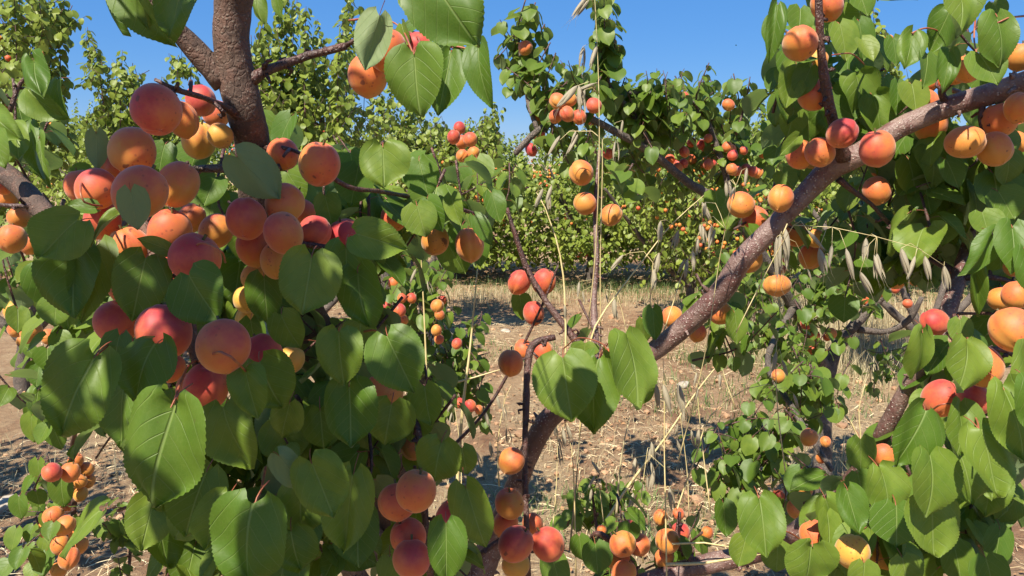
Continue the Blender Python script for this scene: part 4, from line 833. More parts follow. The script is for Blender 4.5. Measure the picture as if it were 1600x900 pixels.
# ================================================================== apricots, each one a thing
# group phrase, then px, py, diameter px, blush 0..1, label, options (d depth, q (sideways, lengthwise) squash, y yellow)
FRUIT = [
('apricots in the cluster left of the dark trunk', [
 (244,171,74,1.0,'largest crimson apricot left of the dark trunk, hanging from a bare twig',dict(d=.70,q=(1,1.06))),
 (285,187,48,.35,'orange apricot half hidden behind the large crimson apricot left of the trunk',dict(d=.8,q=(.95,1.05))),
 (314,157,44,.85,'red shaded apricot under the twig that meets the dark trunk',{}),
 (311,219,54,.25,'golden apricot with a clear seam hanging lowest left of the trunk',dict(y=.5)),
 (338,178,40,.75,'dull red apricot tucked against the left side of the dark trunk',{}),
 (344,212,38,.2,'yellow apricot squeezed between the seamed golden one and the trunk',dict(d=.86,y=.5))]),
('apricots of the big peach coloured cluster at upper left', [
 (207,236,68,.35,'glowing peach apricot at the top of the upper left cluster',{}),
 (188,258,60,.45,'peach apricot directly under the topmost one, beside a folded pale leaf',dict(d=.82)),
 (126,291,48,.5,'leftmost peach apricot of the upper left cluster',dict(d=.80)),
 (151,295,60,.7,'lit pink apricot crossed by a thin curved stalk shadow at upper left',dict(d=.76)),
 (219,300,80,.6,'big dusky pink apricot in the middle of the upper left cluster',dict(d=.68)),
 (278,288,64,.5,'orange apricot under the bare grey branch left of the trunk',dict(d=.76)),
 (160,345,54,.9,'red apricot half covered by bright small leaves below the upper left cluster',dict(d=.78)),
 (217,368,42,.6,'small shaded apricot under the pale bluish leaf at left',dict(d=.80)),
 (203,388,64,.3,'orange shaded apricot above the broad dark leaf at left',dict(d=.76)),
 (265,364,66,.6,'dull rosy apricot in shade above the dark speckled one at left',dict(d=.76)),
 (304,403,74,.8,'dark reddish wide apricot with a black speck in the left crown',dict(d=.70,q=(1.1,.95))),
 (272,426,50,.65,'shaded apricot peeping out under the wide dark reddish one',dict(d=.76)),
 (299,341,42,.4,'small peach apricot between shaded ones and the dark leaf, left crown',dict(d=.9))]),
('apricots in the round cluster beneath the dark trunk', [
 (338,361,50,.3,'sunlit yellow peach apricot left of the bright red one below the trunk',dict(d=.85)),
 (385,342,62,.95,'bright red apricot at the left of the round cluster below the trunk',dict(d=.78)),
 (398,385,56,.5,'orange apricot at the lower left of the round cluster below the trunk',dict(d=.80)),
 (443,364,62,.55,'front apricot of the round cluster below the trunk, peach with rosy rim',dict(d=.75)),
 (445,318,60,.55,'topmost apricot of the round cluster below the trunk',dict(d=.80,q=(.95,1.02))),
 (432,407,52,.2,'golden orange apricot lowest in the round cluster below the trunk',dict(d=.80,y=.2)),
 (492,362,48,.85,'dusky red apricot right of the round cluster, beside a red leaf stalk',dict(d=.86)),
 (540,370,52,.95,'bright red apricot partly behind a dark leaf right of the round cluster',dict(d=.88)),
 (442,241,50,.6,'orange red apricot touching the right side of the dark trunk',dict(d=.88)),
 (499,256,64,.5,'large shaded orange apricot alone right of the dark trunk',dict(d=.80)),
 (472,330,40,.7,'small red apricot behind the right edge of the round cluster',dict(d=.92)),
 (404,434,50,.1,'golden apricot under the round cluster, half behind leaves',dict(d=.85,y=.4)),
 (386,468,42,.05,'yellow apricot left of the oval dark green leaf at centre left',dict(d=.88,y=.85)),
 (390,500,42,.05,'lowest yellow apricot behind the leaves at centre left',dict(d=.90,y=.9)),
 (455,562,42,.1,'yellow apricot in shadow right of the pink pair, lower left',dict(d=.88,y=.7))]),
('apricots of the lower left cluster over the largest leaves', [
 (183,503,64,.65,'pink apricot at the left end of the lower left cluster',dict(d=.74,q=(1.05,.95))),
 (257,518,80,.85,'large two toned apricot, pink and gold, with a seam in the lower left cluster',dict(d=.66)),
 (196,452,50,.3,'peach apricot edge showing above the pink one at the lower left cluster',dict(d=.78,q=(.85,1.1))),
 (349,540,80,.6,'large smooth salmon apricot in front of the lower left cluster',dict(d=.64)),
 (322,604,66,.75,'crimson apricot below the large smooth salmon one, crossed by red stalks',dict(d=.70)),
 (300,610,46,.4,'peach apricot peeping above the biggest leaf at lower left',dict(d=.72,q=(.85,1.1))),
 (411,556,62,.8,'pink apricot right of the large smooth salmon one',dict(d=.78)),
 (545,520,32,.95,'small dark red apricot above the veined leaf left of centre',dict(d=.95)),
 (566,532,30,.95,'small dark red apricot beside its red twin left of centre',dict(d=.97)),
 (601,611,54,.35,'orange apricot showing below the round dark leaf left of centre',dict(d=.92)),
 (268,575,40,.7,'red apricot deep in shadow under the two toned one',dict(d=.78))]),
('apricots in the lit clump at the top centre', [
 (575,118,60,.35,'lowest orange apricot in the top centre clump of leaves',dict(d=.76)),
 (604,78,66,.5,'largest orange apricot in the top centre clump, between two leaves',dict(d=.74)),
 (653,76,50,.9,'red apricot behind the round leaf of the top centre clump',dict(d=.80)),
 (598,50,30,.95,'small dark red apricot at the top of the top centre clump',dict(d=.86))]),
('apricots under the leafy twig left of centre', [
 (616,339,42,.6,'orange red apricot between two dark leaves left of centre',dict(d=1.02)),
 (680,376,42,.15,'golden orange apricot under the leaves left of the bright round one',dict(d=1.1)),
 (734,382,48,.25,'bright orange apricot at the right end of the leafy twig left of centre',dict(d=1.06))]),
('apricots on the dark hanging spur at the lower centre', [
 (650,767,62,.4,'bright peach apricot with a dark fleck on top of the lower centre stack',dict(d=.80)),
 (621,784,58,.65,'pink apricot tucked left behind the bright peach one at lower centre',dict(d=.86)),
 (711,814,62,.8,'half shaded crimson apricot right of the lower centre stack',dict(d=.84)),
 (638,838,58,.6,'dusky apricot in the middle of the lower centre stack',dict(d=.86)),
 (643,873,60,.75,'lowest dusky pink apricot of the lower centre stack',dict(d=.83)),
 (648,699,40,.3,'orange apricot behind a leaf above the lower centre stack',dict(d=1.1)),
 (681,688,36,.6,'small dusky apricot right of the twig above the lower centre stack',dict(d=1.15)),
 (668,745,30,.5,'apricot hidden behind the bright peach one at lower centre',dict(d=1.0))]),
('apricots on the slanting twig in the gap at the centre', [
 (811,441,36,.75,'rosy apricot left of the slanting twig at the centre',{}),
 (850,440,36,.75,'rosy apricot right of the slanting twig at the centre',{}),
 (834,489,36,.7,'rosy apricot below the pair on the slanting twig at the centre',{}),
 (798,567,42,.4,'brownish orange apricot by the dark spur left of the centre leaves',{}),
 (818,546,30,.5,'small apricot behind the brownish orange one near the centre',dict(d=1.45)),
 (848,549,30,.6,'small apricot in shade right of the dark spur near the centre',dict(d=1.42)),
 (908,270,37,.3,'upper apricot of the three hanging on the vertical twig at the centre',dict(d=1.58)),
 (914,318,33,.25,'round apricot in the middle of the three on the vertical twig',dict(d=1.58)),
 (955,336,33,.25,'lowest and rightmost apricot of the three on the vertical twig',dict(d=1.58)),
 (955,560,30,.55,'small rosy apricot behind the hanging leaves in the centre',dict(d=1.4)),
 (915,575,26,.6,'small dusky apricot behind the broad lit leaf in the centre',dict(d=1.3))]),
('apricots along the dark spur at the bottom centre', [
 (799,720,40,.35,'single brownish apricot beside the limb at the bottom centre',dict(d=1.24)),
 (796,787,46,.5,'topmost apricot of the bottom centre cluster on the dark spur',dict(d=1.2)),
 (790,819,42,.5,'apricot at the left of the bottom centre cluster on the dark spur',dict(d=1.22)),
 (806,850,54,.75,'largest apricot of the bottom centre cluster, dusky pink',dict(d=1.08)),
 (856,850,50,.75,'bright red orange apricot right of the bottom centre cluster',dict(d=1.12)),
 (806,882,44,.15,'yellow apricot lowest in the bottom centre cluster',dict(d=1.18,y=.6)),
 (832,818,34,.45,'small apricot behind the spur in the bottom centre cluster',dict(d=1.3))]),
('apricots at the bottom edge right of centre', [
 (973,850,40,.3,'left apricot of the bunch beside a dark leaf at the bottom right of centre',dict(d=1.34)),
 (998,851,34,.4,'rightmost apricot of the bunch beside a dark leaf at the bottom',dict(d=1.38)),
 (966,874,36,.3,'lower left orange apricot of the bottom bunch right of centre',dict(d=1.36)),
 (981,828,32,.75,'rosy apricot at the top of the bottom bunch right of centre',dict(d=1.42)),
 (975,896,38,.3,'orange apricot cut by the lower frame edge right of centre',dict(d=1.34)),
 (940,828,15,.3,'tiny pale apricot left of the bottom bunch right of centre',dict(d=1.5)),
 (1043,845,38,.25,'peach apricot behind upright oat stalks near the bottom',dict(d=1.38)),
 (1063,831,27,.75,'small pink apricot right of the peach one behind oat stalks',dict(d=1.42)),
 (1032,808,24,.2,'small golden apricot above the peach one near the bottom',dict(d=1.45)),
 (1060,803,20,.5,'small dark apricot under a curled leaf near the bottom',dict(d=1.5)),
 (1038,872,30,.3,'shaded orange apricot under the peach one near the bottom',dict(d=1.42)),
 (1105,832,18,.3,'tiny apricot among leaves left of the broad lit leaf at the bottom',dict(d=1.5))]),
('apricots along the long slanting limb', [
 (1370,232,52,.7,'round rosy apricot sitting in front of the long slanting limb',dict(d=1.02)),
 (1220,310,42,.3,'peach apricot hanging on the upper left side of the slanting limb',dict(d=1.14)),
 (1214,446,42,.1,'single wide golden apricot hanging free below the slanting limb',dict(q=(1.08,.82),d=1.2)),
 (1158,320,40,.35,'orange apricot left of the slanting limb beside dry oat husks',dict(d=1.3)),
 (1180,342,38,.6,'red orange apricot wedged behind its neighbour left of the slanting limb',dict(d=1.3)),
 (1050,495,32,.2,'golden apricot above the lower part of the slanting limb',{}),
 (1125,489,36,.25,'peach apricot right of the lower part of the slanting limb',dict(d=1.4)),
 (1090,520,27,.3,'orange apricot under the lower part of the slanting limb',dict(d=1.42)),
 (1170,404,42,.35,'apricot mostly hidden behind the middle of the slanting limb',dict(d=1.3)),
 (1243,365,37,.35,'orange apricot under the limb beside the dry oat husks at right',{}),
 (1274,372,29,.1,'small golden apricot above an orange one among dry husks',dict(d=1.36,y=.3)),
 (1268,400,38,.4,'orange apricot lowest among the husks under the slanting limb',dict(d=1.42)),
 (1370,298,43,.4,'apricot hanging under the slanting limb below the rosy one',{}),
 (1372,265,22,.5,'small apricot between the rosy one and the one hanging below it',dict(d=1.25)),
 (1398,433,34,.15,'golden orange apricot behind paired oat husks at right',{}),
 (1434,431,33,.3,'shiny orange apricot right of the paired oat husks',dict(d=1.5))]),
('apricots at the upright twig on the upper right', [
 (1292,8,48,.5,'apricot at the very top edge over the upright dark twig',dict(d=1.05)),
 (1250,68,52,.45,'wide orange apricot with a bright fleck left of the upright twig',dict(d=1.05,q=(1.1,.9))),
 (1277,95,32,.1,'golden apricot behind the upright twig, below the wide one',dict(d=1.2,y=.3)),
 (1270,148,46,.5,'half shaded apricot beside the middle of the upright twig',dict(d=1.1)),
 (1316,208,46,.85,'rosy apricot at the right foot of the upright twig',dict(d=1.06)),
 (1281,238,46,.5,'orange apricot at the left foot of the upright twig',dict(d=1.08)),
 (1249,241,42,.35,'leftmost peach apricot at the foot of the upright twig',dict(d=1.12)),
 (1270,256,24,.1,'yellow apricot peeping under the pair at the foot of the upright twig',dict(d=1.2,y=.4))]),
('apricots on the limb in the upper right corner', [
 (1446,160,40,.4,'peach apricot above the limb beside a split spur at upper right',dict(d=1.12)),
 (1455,196,48,.25,'orange apricot half under the limb at upper right',dict(d=1.16)),
 (1490,112,38,.15,'golden apricot behind a folded leaf over the limb',dict(d=1.05)),
 (1511,108,42,.2,'golden orange apricot with a seam over the limb at upper right',dict(d=1.0)),
 (1452,128,26,.5,'small rosy apricot behind leaves over the limb at upper right',dict(d=1.15)),
 (1475,128,24,.4,'small apricot between a folded leaf and the limb at upper right',dict(d=1.12)),
 (1508,222,52,.3,'wide orange apricot hanging left in the group of four at upper right',dict(q=(1.04,.9),d=1.02)),
 (1554,233,50,.3,'egg shaped orange apricot lowest in the group of four at upper right',dict(d=1.02)),
 (1562,187,50,.35,'shaded orange apricot in the group of four under the limb',dict(d=1.05)),
 (1594,168,48,.3,'peach apricot cut by the right edge under the limb',dict(d=1.0)),
 (1594,89,40,.2,'golden apricot at the right edge above the limb',dict(d=1.05)),
 (1588,222,32,.2,'small golden apricot by the right edge beside the egg shaped one',dict(d=1.15)),
 (1582,195,26,.4,'small apricot deep between two others near the right edge',dict(d=1.2))]),
('apricots at the right edge between the big lit leaves', [
 (1460,503,42,.8,'red apricot on the dark curving limb at right',dict(d=1.08)),
 (1564,467,37,.15,'golden apricot hanging left of its neighbour near the right edge',dict(d=1.12)),
 (1588,461,40,.35,'orange apricot by the right edge above the huge peach one',dict(d=1.06)),
 (1583,515,64,.35,'huge peach apricot at the right edge with a scarred top',dict(d=.82)),
 (1534,572,60,.35,'smooth salmon apricot below the huge peach one at the right',dict(d=.84)),
 (1502,521,26,.9,'small red apricot behind stalks left of the huge peach one',dict(d=1.0)),
 (1471,622,56,.65,'pink apricot between two lit leaves at the right',dict(d=.9)),
 (1523,624,46,.7,'rosy apricot wedged between the leaves right of the pink one',dict(d=.86)),
 (1380,711,34,.4,'speckled orange apricot beside the curving limb at lower right',dict(d=1.08)),
 (1584,418,28,.2,'small orange apricot above the pair near the right edge',dict(d=1.15)),
 (1497,690,20,.7,'tiny dark red apricot between big lit leaves at lower right',dict(d=.95))]),
('apricots along the bottom right', [
 (1272,836,42,.5,'dusky apricot left of the pale greenish one along the bottom right',dict(d=1.12)),
 (1300,864,42,.3,'peach apricot tucked left behind the pale greenish one',dict(d=1.08)),
 (1332,862,52,.05,'pale greenish yellow apricot with brown flecks at the bottom right',dict(d=.98,q=(1.05,.88),y=.6)),
 (1386,875,46,.1,'golden apricot behind a small leaf right of the pale greenish one',dict(d=1.04,y=.3)),
 (1408,841,26,.2,'small golden apricot above the bottom right cluster',dict(d=1.15)),
 (1518,858,30,.4,'shaded peach apricot among thin stalks at the bottom right',dict(d=1.2)),
 (1498,872,24,.4,'shaded apricot left of the thin stalks at the bottom right',dict(d=1.25)),
 (1520,880,26,.3,'lowest shaded apricot of the bunch by thin stalks at bottom right',dict(d=1.22)),
 (1420,862,22,.5,'small rosy apricot right of the golden one at the bottom',dict(d=1.15)),
 (1340,888,34,.1,'yellow apricot under the pale greenish one, at the lower frame edge',dict(d=1.08,y=.6)),
 (1571,805,22,.25,'lower small orange apricot near the bottom of the right edge',dict(d=1.7)),
 (1563,794,18,.3,'upper small orange apricot near the bottom of the right edge',dict(d=1.75)),
 (1580,790,16,.3,'tiny orange apricot rightmost of three near the bottom right edge',dict(d=1.8))]),
('apricots on the hanging branch at the lower right', [
 (1264,683,26,.25,'orange apricot alone on the hanging reddish branch at lower right',{}),
 (1236,747,24,.45,'left apricot of the four on thin twigs at lower right',{}),
 (1275,744,30,.55,'largest apricot of the four on thin twigs at lower right',dict(d=1.9)),
 (1258,763,25,.25,'lowest apricot of the four on thin twigs at lower right',{}),
 (1254,740,20,.5,'small apricot at the back of the four on thin twigs',dict(d=2.2)),
 (1243,795,26,.2,'golden apricot hanging lowest under the four at lower right',{}),
 (1216,776,22,.7,'small red apricot left of the golden one at lower right',dict(d=2.1)),
 (1290,690,16,.3,'tiny apricot right of the hanging reddish branch',dict(d=2.3)),
 (1283,716,16,.3,'tiny apricot on the hanging reddish branch above the four',dict(d=2.2)),
 (1216,587,20,.2,'small golden apricot beside dry husks right of centre',dict(d=2.3))]),
('apricots at the left edge by the dark branch', [
 (19,373,40,.3,'round orange apricot at the left edge under the dark branch',{}),
 (30,340,34,.4,'shaded apricot above the round orange one at the left edge',dict(d=1.35)),
 (47,382,30,.5,'small reddish apricot right of the round orange one at the left edge',dict(d=1.4)),
 (12,308,30,.35,'shaded orange apricot highest at the left edge',dict(d=1.35)),
 (3,290,26,.6,'small dusky apricot cut by the left edge above the dark branch',dict(d=1.3)),
 (49,518,32,.25,'orange apricot lowest of the left edge bunch above the soil',{}),
 (22,486,30,.1,'yellow apricot of the left edge bunch under pale leaves',dict(y=.4)),
 (26,513,26,.3,'orange apricot in shade of the left edge bunch',{}),
 (75,526,22,.3,'small orange apricot at the right of the left edge bunch',{}),
 (36,533,18,.2,'tiny golden apricot at the foot of the left edge bunch',{})]),
('apricots crowding the hanging shoot at the lower left', [
 (81,738,30,.85,'red speckled apricot leftmost on the lower left shoot',dict(d=1.95)),
 (110,738,28,.35,'peach apricot in front near the top of the lower left shoot',dict(d=1.95)),
 (118,720,22,.4,'highest small apricot on the lower left shoot',dict(d=2.1)),
 (135,733,22,.3,'orange apricot at the upper right of the lower left shoot',dict(d=2.1)),
 (124,752,22,.2,'golden apricot under the top apricots of the lower left shoot',dict(d=2.08)),
 (138,752,20,.2,'rightmost golden apricot on the lower left shoot',dict(d=2.12)),
 (126,772,21,.1,'yellow apricot just above the leaf on the lower left shoot',dict(d=2.08,y=.3)),
 (105,792,20,.45,'shaded apricot behind the stem of the lower left shoot',dict(d=2.15)),
 (83,806,29,.25,'orange apricot left of the stem halfway down the lower left shoot',dict(d=2.0)),
 (102,821,29,.25,'round orange apricot in the middle of the lower left shoot',dict(d=1.95)),
 (75,825,27,.15,'golden apricot under the left one of the lower left shoot',dict(d=2.05)),
 (119,831,22,.35,'small orange apricot right of the middle of the lower left shoot',dict(d=2.1)),
 (94,851,28,.15,'golden lit apricot low on the lower left shoot',dict(d=1.98)),
 (123,852,27,.3,'orange apricot low at the right of the lower left shoot',dict(d=2.02)),
 (108,872,31,.4,'largest low apricot of the lower left shoot, peach and orange',dict(d=1.93)),
 (92,890,24,.2,'lowest apricot of the lower left shoot beside a bright leaf',dict(d=2.05)),
 (153,822,9,.1,'tiny fallen orange apricot on the soil right of the lower left shoot',dict(d=2.35))]),
('small apricots against the sky at upper centre', [
 (718,200,19,.9,'topmost rosy apricot of the lone bunch at upper centre left',{}),
 (709,214,20,.6,'left apricot of the lone bunch at upper centre left',{}),
 (722,222,20,.6,'middle apricot of the lone bunch at upper centre left',dict(d=2.7)),
 (735,218,22,.5,'large right apricot of the lone bunch at upper centre left',{}),
 (722,243,18,.35,'lower left apricot of the lone bunch at upper centre left',{}),
 (740,239,18,.3,'lower right apricot of the lone bunch at upper centre left',{}),
 (812,52,18,.5,'highest apricot on the leafy spire right of the top centre clump',{}),
 (821,75,21,.45,'second highest apricot on the spire right of the top centre clump',{}),
 (808,104,19,.5,'third apricot down the spire right of the top centre clump',{}),
 (832,145,19,.4,'upper left apricot of the string along the reaching limb',{}),
 (844,158,20,.45,'apricot beneath the upper left one of the string on the reaching limb',{}),
 (853,168,20,.4,'apricot between husks and the left end of the reaching limb',{}),
 (840,183,21,.6,'rosy apricot at the bend of the reaching limb',{}),
 (871,158,24,.3,'orange apricot above the reaching limb under pale husks',dict(d=2.3)),
 (890,156,22,.3,'orange apricot above the reaching limb right of the pale husks',dict(d=2.35)),
 (868,182,22,.5,'red orange apricot under the left of the reaching limb',dict(d=2.35)),
 (886,178,24,.5,'red orange apricot crowded in the middle of the reaching limb',dict(d=2.3)),
 (905,183,22,.6,'red apricot at the right of the crowded string of the reaching limb',dict(d=2.35)),
 (928,165,24,.7,'red apricot up against the straw stalk on the reaching limb',dict(d=2.3)),
 (922,188,19,.65,'red apricot at the lower right end of the string on the reaching limb',{}),
 (842,210,19,.85,'crimson apricot under the bend of the reaching limb',{}),
 (830,234,19,.95,'lowest crimson egg shaped apricot under the reaching limb',dict(q=(.9,1.1))),
 (950,240,17,.8,'red apricot behind husks under the reaching limb',dict(d=2.7)),
 (1005,228,17,.8,'dark red apricot farther right on the reaching limb',dict(d=2.8)),
 (983,214,15,.7,'small red apricot where the reaching limb forks',dict(d=2.8)),
 (1138,164,18,.5,'single orange apricot in the leafy top right of centre',dict(q=(1.1,.9),d=2.8)),
 (1070,150,13,.6,'tiny red apricot among leaves under the sky right of centre',dict(d=2.9))]),
('apricots on the tree with the grey limbs left of centre', [
 (603,480,17,.8,'rosy apricot left of the pale grey limb left of centre',dict(d=2.7)),
 (615,442,17,.4,'highest apricot beside the pale grey limb left of centre',dict(d=2.75)),
 (628,466,15,.5,'small apricot right of the pale grey limb left of centre',dict(d=2.7)),
 (643,466,16,.7,'pink wide apricot between the two grey limbs',dict(d=2.7)),
 (624,485,20,.7,'largest pink apricot over the pale grey limb left of centre',dict(d=2.6)),
 (630,500,15,.4,'apricot below the largest pink one by the pale grey limb',dict(d=2.65)),
 (683,478,21,.3,'orange apricot right of the second grey limb',dict(d=2.6)),
 (691,469,15,.8,'rosy apricot behind the orange one right of the second grey limb',dict(d=2.8)),
 (687,492,16,.4,'apricot under the orange one right of the second grey limb',dict(d=2.7)),
 (682,516,17,.2,'golden apricot above dark leaves left of the pale straw stalk',dict(d=2.65)),
 (686,530,16,.5,'shaded apricot just under the golden one left of the straw stalk',dict(d=2.7)),
 (714,537,16,.8,'small red apricot nearest the pale straw stalk',dict(d=2.65)),
 (606,505,15,.35,'small orange apricot at the lower left of the grey limb',dict(d=2.75)),
 (718,630,17,.8,'dark red apricot low on the left of the pale straw stalk',dict(d=2.7)),
 (735,634,18,.7,'red apricot low in the dark leaves behind the pale straw stalk',dict(d=2.7)),
 (748,640,14,.5,'small orange apricot low and right of the pale straw stalk',dict(d=2.75))]),
]
ALLF = [[x, y, dm*1.05, o.get('d', 52.4/dm)] for grp, rows in FRUIT for x, y, dm, bl, lab, o in rows]
for it in range(12):       # fruit rest against each other instead of running into each other
    for i, a in enumerate(ALLF):
        for b in ALLF[i+1:]:
            if abs(a[0]-b[0]) > 90 or abs(a[1]-b[1]) > 90 or abs(a[3]-b[3]) > .2: continue
            ra, rb = a[2]/2/FPX*a[3], b[2]/2/FPX*b[3]; ds = (P(*a[:2], a[3])-P(*b[:2], b[3])).length
            if ds < (ra+rb)*.97:
                f, n = (a, b) if a[3] > b[3] else (b, a); f[3] += .004; n[3] -= .002
fi = iter(ALLF)
for grp, rows in FRUIT:
    for x, y, dm, bl, lab, o in rows:
        d = next(fi)[3]; apricot(P(x, y, d), dm*1.05/FPX*d, min(1, bl+.05), lab, grp, o.get('y'), o.get('q', (1, 1)))
        # a short curved stalk is part of the fruit mesh; neighbours touch or hang free from the twigs beside them

# leaves lie beside the fruit, never through it
CF = [(P(x, y, d), dm/2/FPX*d, d) for x, y, dm, d in ALLF]
GP = [Vector((u*.5*prof(v), v-.05, 0)) for v in (.04, .15, .28, .42, .56, .7, .84, .97) for u in (-1, -.6, -.25, .25, .6, 1)]
for i, m in enumerate(T1L):
    for it in range(16):
        c = m @ Vector((0, .45, 0)); L_ = m.to_scale()[1]; hit = None
        pts = None
        for fc, fr, fd in CF:
            if (fc-c).length > fr+L_*.8: continue
            if pts is None: pts = [m @ g for g in GP]
            if any((p-fc).length < fr*1.05 for p in pts): hit = (fc, fr, fd); break
        if not hit: break
        s_ = -1 if (c-CAM).dot(FW) < hit[2] or it > 9 else 1
        m = m.copy(); m.translation = m.translation+(c-CAM).normalized()*s_*.007
    T1L[i] = m
finish_leaves(T1, T1L, ME_HI, 300, MID, M['leaf'])

# small apricots on the middle trees: individuals too few pixels across to tell apart
def small(cx, cy, rx, ry, d0, d1, n, label, group):
    for i in range(n):
        a = R.uniform(0, 6.28); q = math.sqrt(R.random()); d = R.uniform(d0, d1)
        apricot(P(cx+rx*q*math.cos(a), cy+ry*q*math.sin(a), d), R.uniform(.036, .046), R.uniform(.3, .95), label, group)
small(1120, 250, 80, 35, 2.8, 3.1, 26, 'small red orange apricot among leaves under the sky right of centre', 'small apricots deep in the tree right of centre')
small(1225, 400, 25, 30, 3.2, 3.6, 9, 'small rosy apricot among leaves behind the slanting limb', 'small rosy apricots behind the slanting limb')
small(1280, 520, 30, 30, 3.0, 3.3, 6, 'small orange apricot beside the crooked grey trunk at right', 'small apricots by the crooked grey trunk')
small(1380, 470, 60, 25, 3.1, 3.4, 6, 'small orange apricot over the bare crooked limb at right', 'small apricots by the crooked grey trunk')

# the apricots of the far rows: one object
mb = MB(); bm = bmesh.new(); bmesh.ops.create_icosphere(bm, subdivisions=1, radius=1); IV2 = np.array([v.co[:] for v in bm.verts]); IF2 = np.array([[v.index for v in f.verts] for f in bm.faces]); bm.free()
for x, y, h, w in ROWXY:
    c = Vector((x, y, 1))
    for i in range(130 if y < 12 else 70):
        if i % 5: 
            mb.add(IV2*R.uniform(.014, .020)+np.array(c+rv(.07)), IF2); continue
        a = R.uniform(math.pi, 2*math.pi) if R.random() < .8 else R.uniform(0, math.pi); r = w*.5*R.uniform(.45, .98)
        c = Vector((x+r*math.cos(a), y+r*math.sin(a)*.95, R.uniform(.4, h*.92)))
        mb.add(IV2*R.uniform(.015, .021)+np.array(c), IF2)
for (cx, cy, rx, ry, d0, d1, n) in ((1100, 310, 110, 60, 6.2, 7, 100), (1180, 380, 90, 50, 6.2, 7, 90), (700, 300, 110, 50, 6, 6.8, 60), (470, 250, 90, 80, 5, 5.6, 14), (30, 160, 60, 120, 4.2, 4.9, 16), (1375, 90, 20, 80, 4.4, 4.8, 10)):
    for i in range(n):
        a = R.uniform(0, 6.28); q = math.sqrt(R.random()); c = P(cx+rx*q*math.cos(a), cy+ry*q*math.sin(a), R.uniform(d0, d1)); mb.add(IV2*R.uniform(.018, .023)+np.array(c), IF2)
tag(mb.build('apricots', [M['apricot_far']]), 'countless small orange apricots dotting the far tree rows', 'apricots', None, 'stuff')

# ================================================================== wild oats
def spikelet_mesh(rnd):
    mb = MB(); L = 1.0
    for s, tw_, op in ((1, 0, rnd.uniform(.04, .16)), (-1, .3, rnd.uniform(.04, .16)), (1, .9, .05)):
        V = []; F = []; n = 7
        for i in range(n+1):
            t = i/n; w = .10*math.sin(math.pi*min(1, t**.8))**.8*(1-.35*t)+.002; z = s*(op*math.sin(t*2.2)+.03)
            for u in (-1, -.5, 0, .5, 1):
                x = u*w; zz = z+s*.05*(1-u*u)*math.sin(math.pi*t); c, sn = math.cos(tw_), math.sin(tw_); V.append((x*c-zz*sn, -t*L, x*sn+zz*c))
        for i in range(n):
            for j in range(4): a = i*5+j; F += [(a, a+1, a+6), (a, a+6, a+5)]
        mb.add(V, F)
    for k in range(2):
        b = rnd.uniform(-.12, .12); tube(mb, [(0, -.5, 0), (b*.5, -.95, .02), (b*1.2, -1.25, b), (b*3, -1.5, b)], [.008, .007, .005, .003], 3, .2)
    V = np.concatenate(mb.V); return mesh_from('spikelet', V, np.concatenate(mb.F), [M['oat']], True)
SPK = [spikelet_mesh(R) for _ in range(5)]
def oat(label, stalk, spikes, rad=1.6, sz=.030, mat='oat_stalk'):
    """stalk: (px,py,depth) base to tip; spikes: (px top, py top, px bottom, py bottom, depth)"""
    p3 = [P(*q) for q in stalk]; root = empty('wild_oat', p3[0], label, 'oat grass', 'dry wild oat stalks'); mb = MB(); n = len(p3)
    path, _ = tube(mb, p3, [max(.35, rad*(1-.7*i/(n-1)))/FPX*stalk[i][2] for i in range(n)], 5, .03); mb.build('stalk', [M[mat]], root)
    pm = MB(); any_ = False
    for x0, y0, x1, y1, d in spikes:
        a = P(x0, y0, d); b = P(x1, y1, d); D = (a-b); L = D.length/1.05; D.normalize(); n_ = (-FW+rv(.7)); n_ = (n_-D*n_.dot(D)).normalized(); X = D.cross(n_)
        o = bpy.data.objects.new('spikelet', SPK[R.randrange(5)]); C.objects.link(o); o.parent = root; m = Matrix.Identity(4)
        for i in range(3): m[i][0] = X[i]*L*R.uniform(.65, 1.05); m[i][1] = D[i]*L; m[i][2] = n_[i]*L; m[i][3] = a[i]-root.location[i]
        o.matrix_local = m
        q = min(path, key=lambda v: (v-a).length)
        if (q-a).length > .004:
            mid = q.lerp(a, .5)+Z*(q-a).length*.22; tube(pm, [q, mid, a], [.0005, .0004, .0004], 3, .02); any_ = True
    if any_: pm.build('pedicels', [M[mat]], root)['kind'] = 'stuff'
    return root
oat('thin straw coloured stalk rising past the reaching limb to pale husks near the sky', [(905,690,1.55),(918,520,1.5),(930,400,1.45),(936,250,1.4),(935,120,1.4),(928,-30,1.4)],
    [(912,72,909,112,1.4),(932,70,922,108,1.4),(902,134,868,168,1.35),(905,133,909,182,1.35),(930,130,900,140,1.35),(914,140,903,172,1.38),(917,-6,892,30,1.35),(920,0,899,26,1.35)], 1.3)
oat('arching oat stalk with husks hanging left of the vertical twig', [(940,640,1.6),(938,420,1.55),(941,218,1.5),(925,205,1.5),(890,205,1.5),(868,225,1.5)],
    [(875,212,858,246,1.5),(903,210,884,242,1.5),(973,188,971,210,1.5),(963,218,962,254,1.5),(900,205,892,228,1.5)], 1.2)
oat('oat stalk slanting right with husks in the gap at the centre', [(910,590,1.3),(930,510,1.3),(968,455,1.3),(1010,400,1.3),(1050,350,1.3),(1100,305,1.3)],
    [(1032,345,1029,382,1.3),(1060,360,1052,392,1.3),(1023,356,1022,358,1.3)], 1.8)
oat('oat arch drooping over to husks above the slanting limb', [(1000,600,1.3),(1040,510,1.3),(1062,440,1.3),(1085,385,1.3),(1097,350,1.3)],
    [(1098,352,1102,382,1.28),(1091,372,1088,400,1.28),(1083,392,1084,426,1.28),(1074,405,1070,436,1.28),(1112,352,1108,390,1.28),(1118,358,1106,392,1.28),(1097,316,1110,346,1.3),(1070,405,1060,428,1.3)], 1.3)
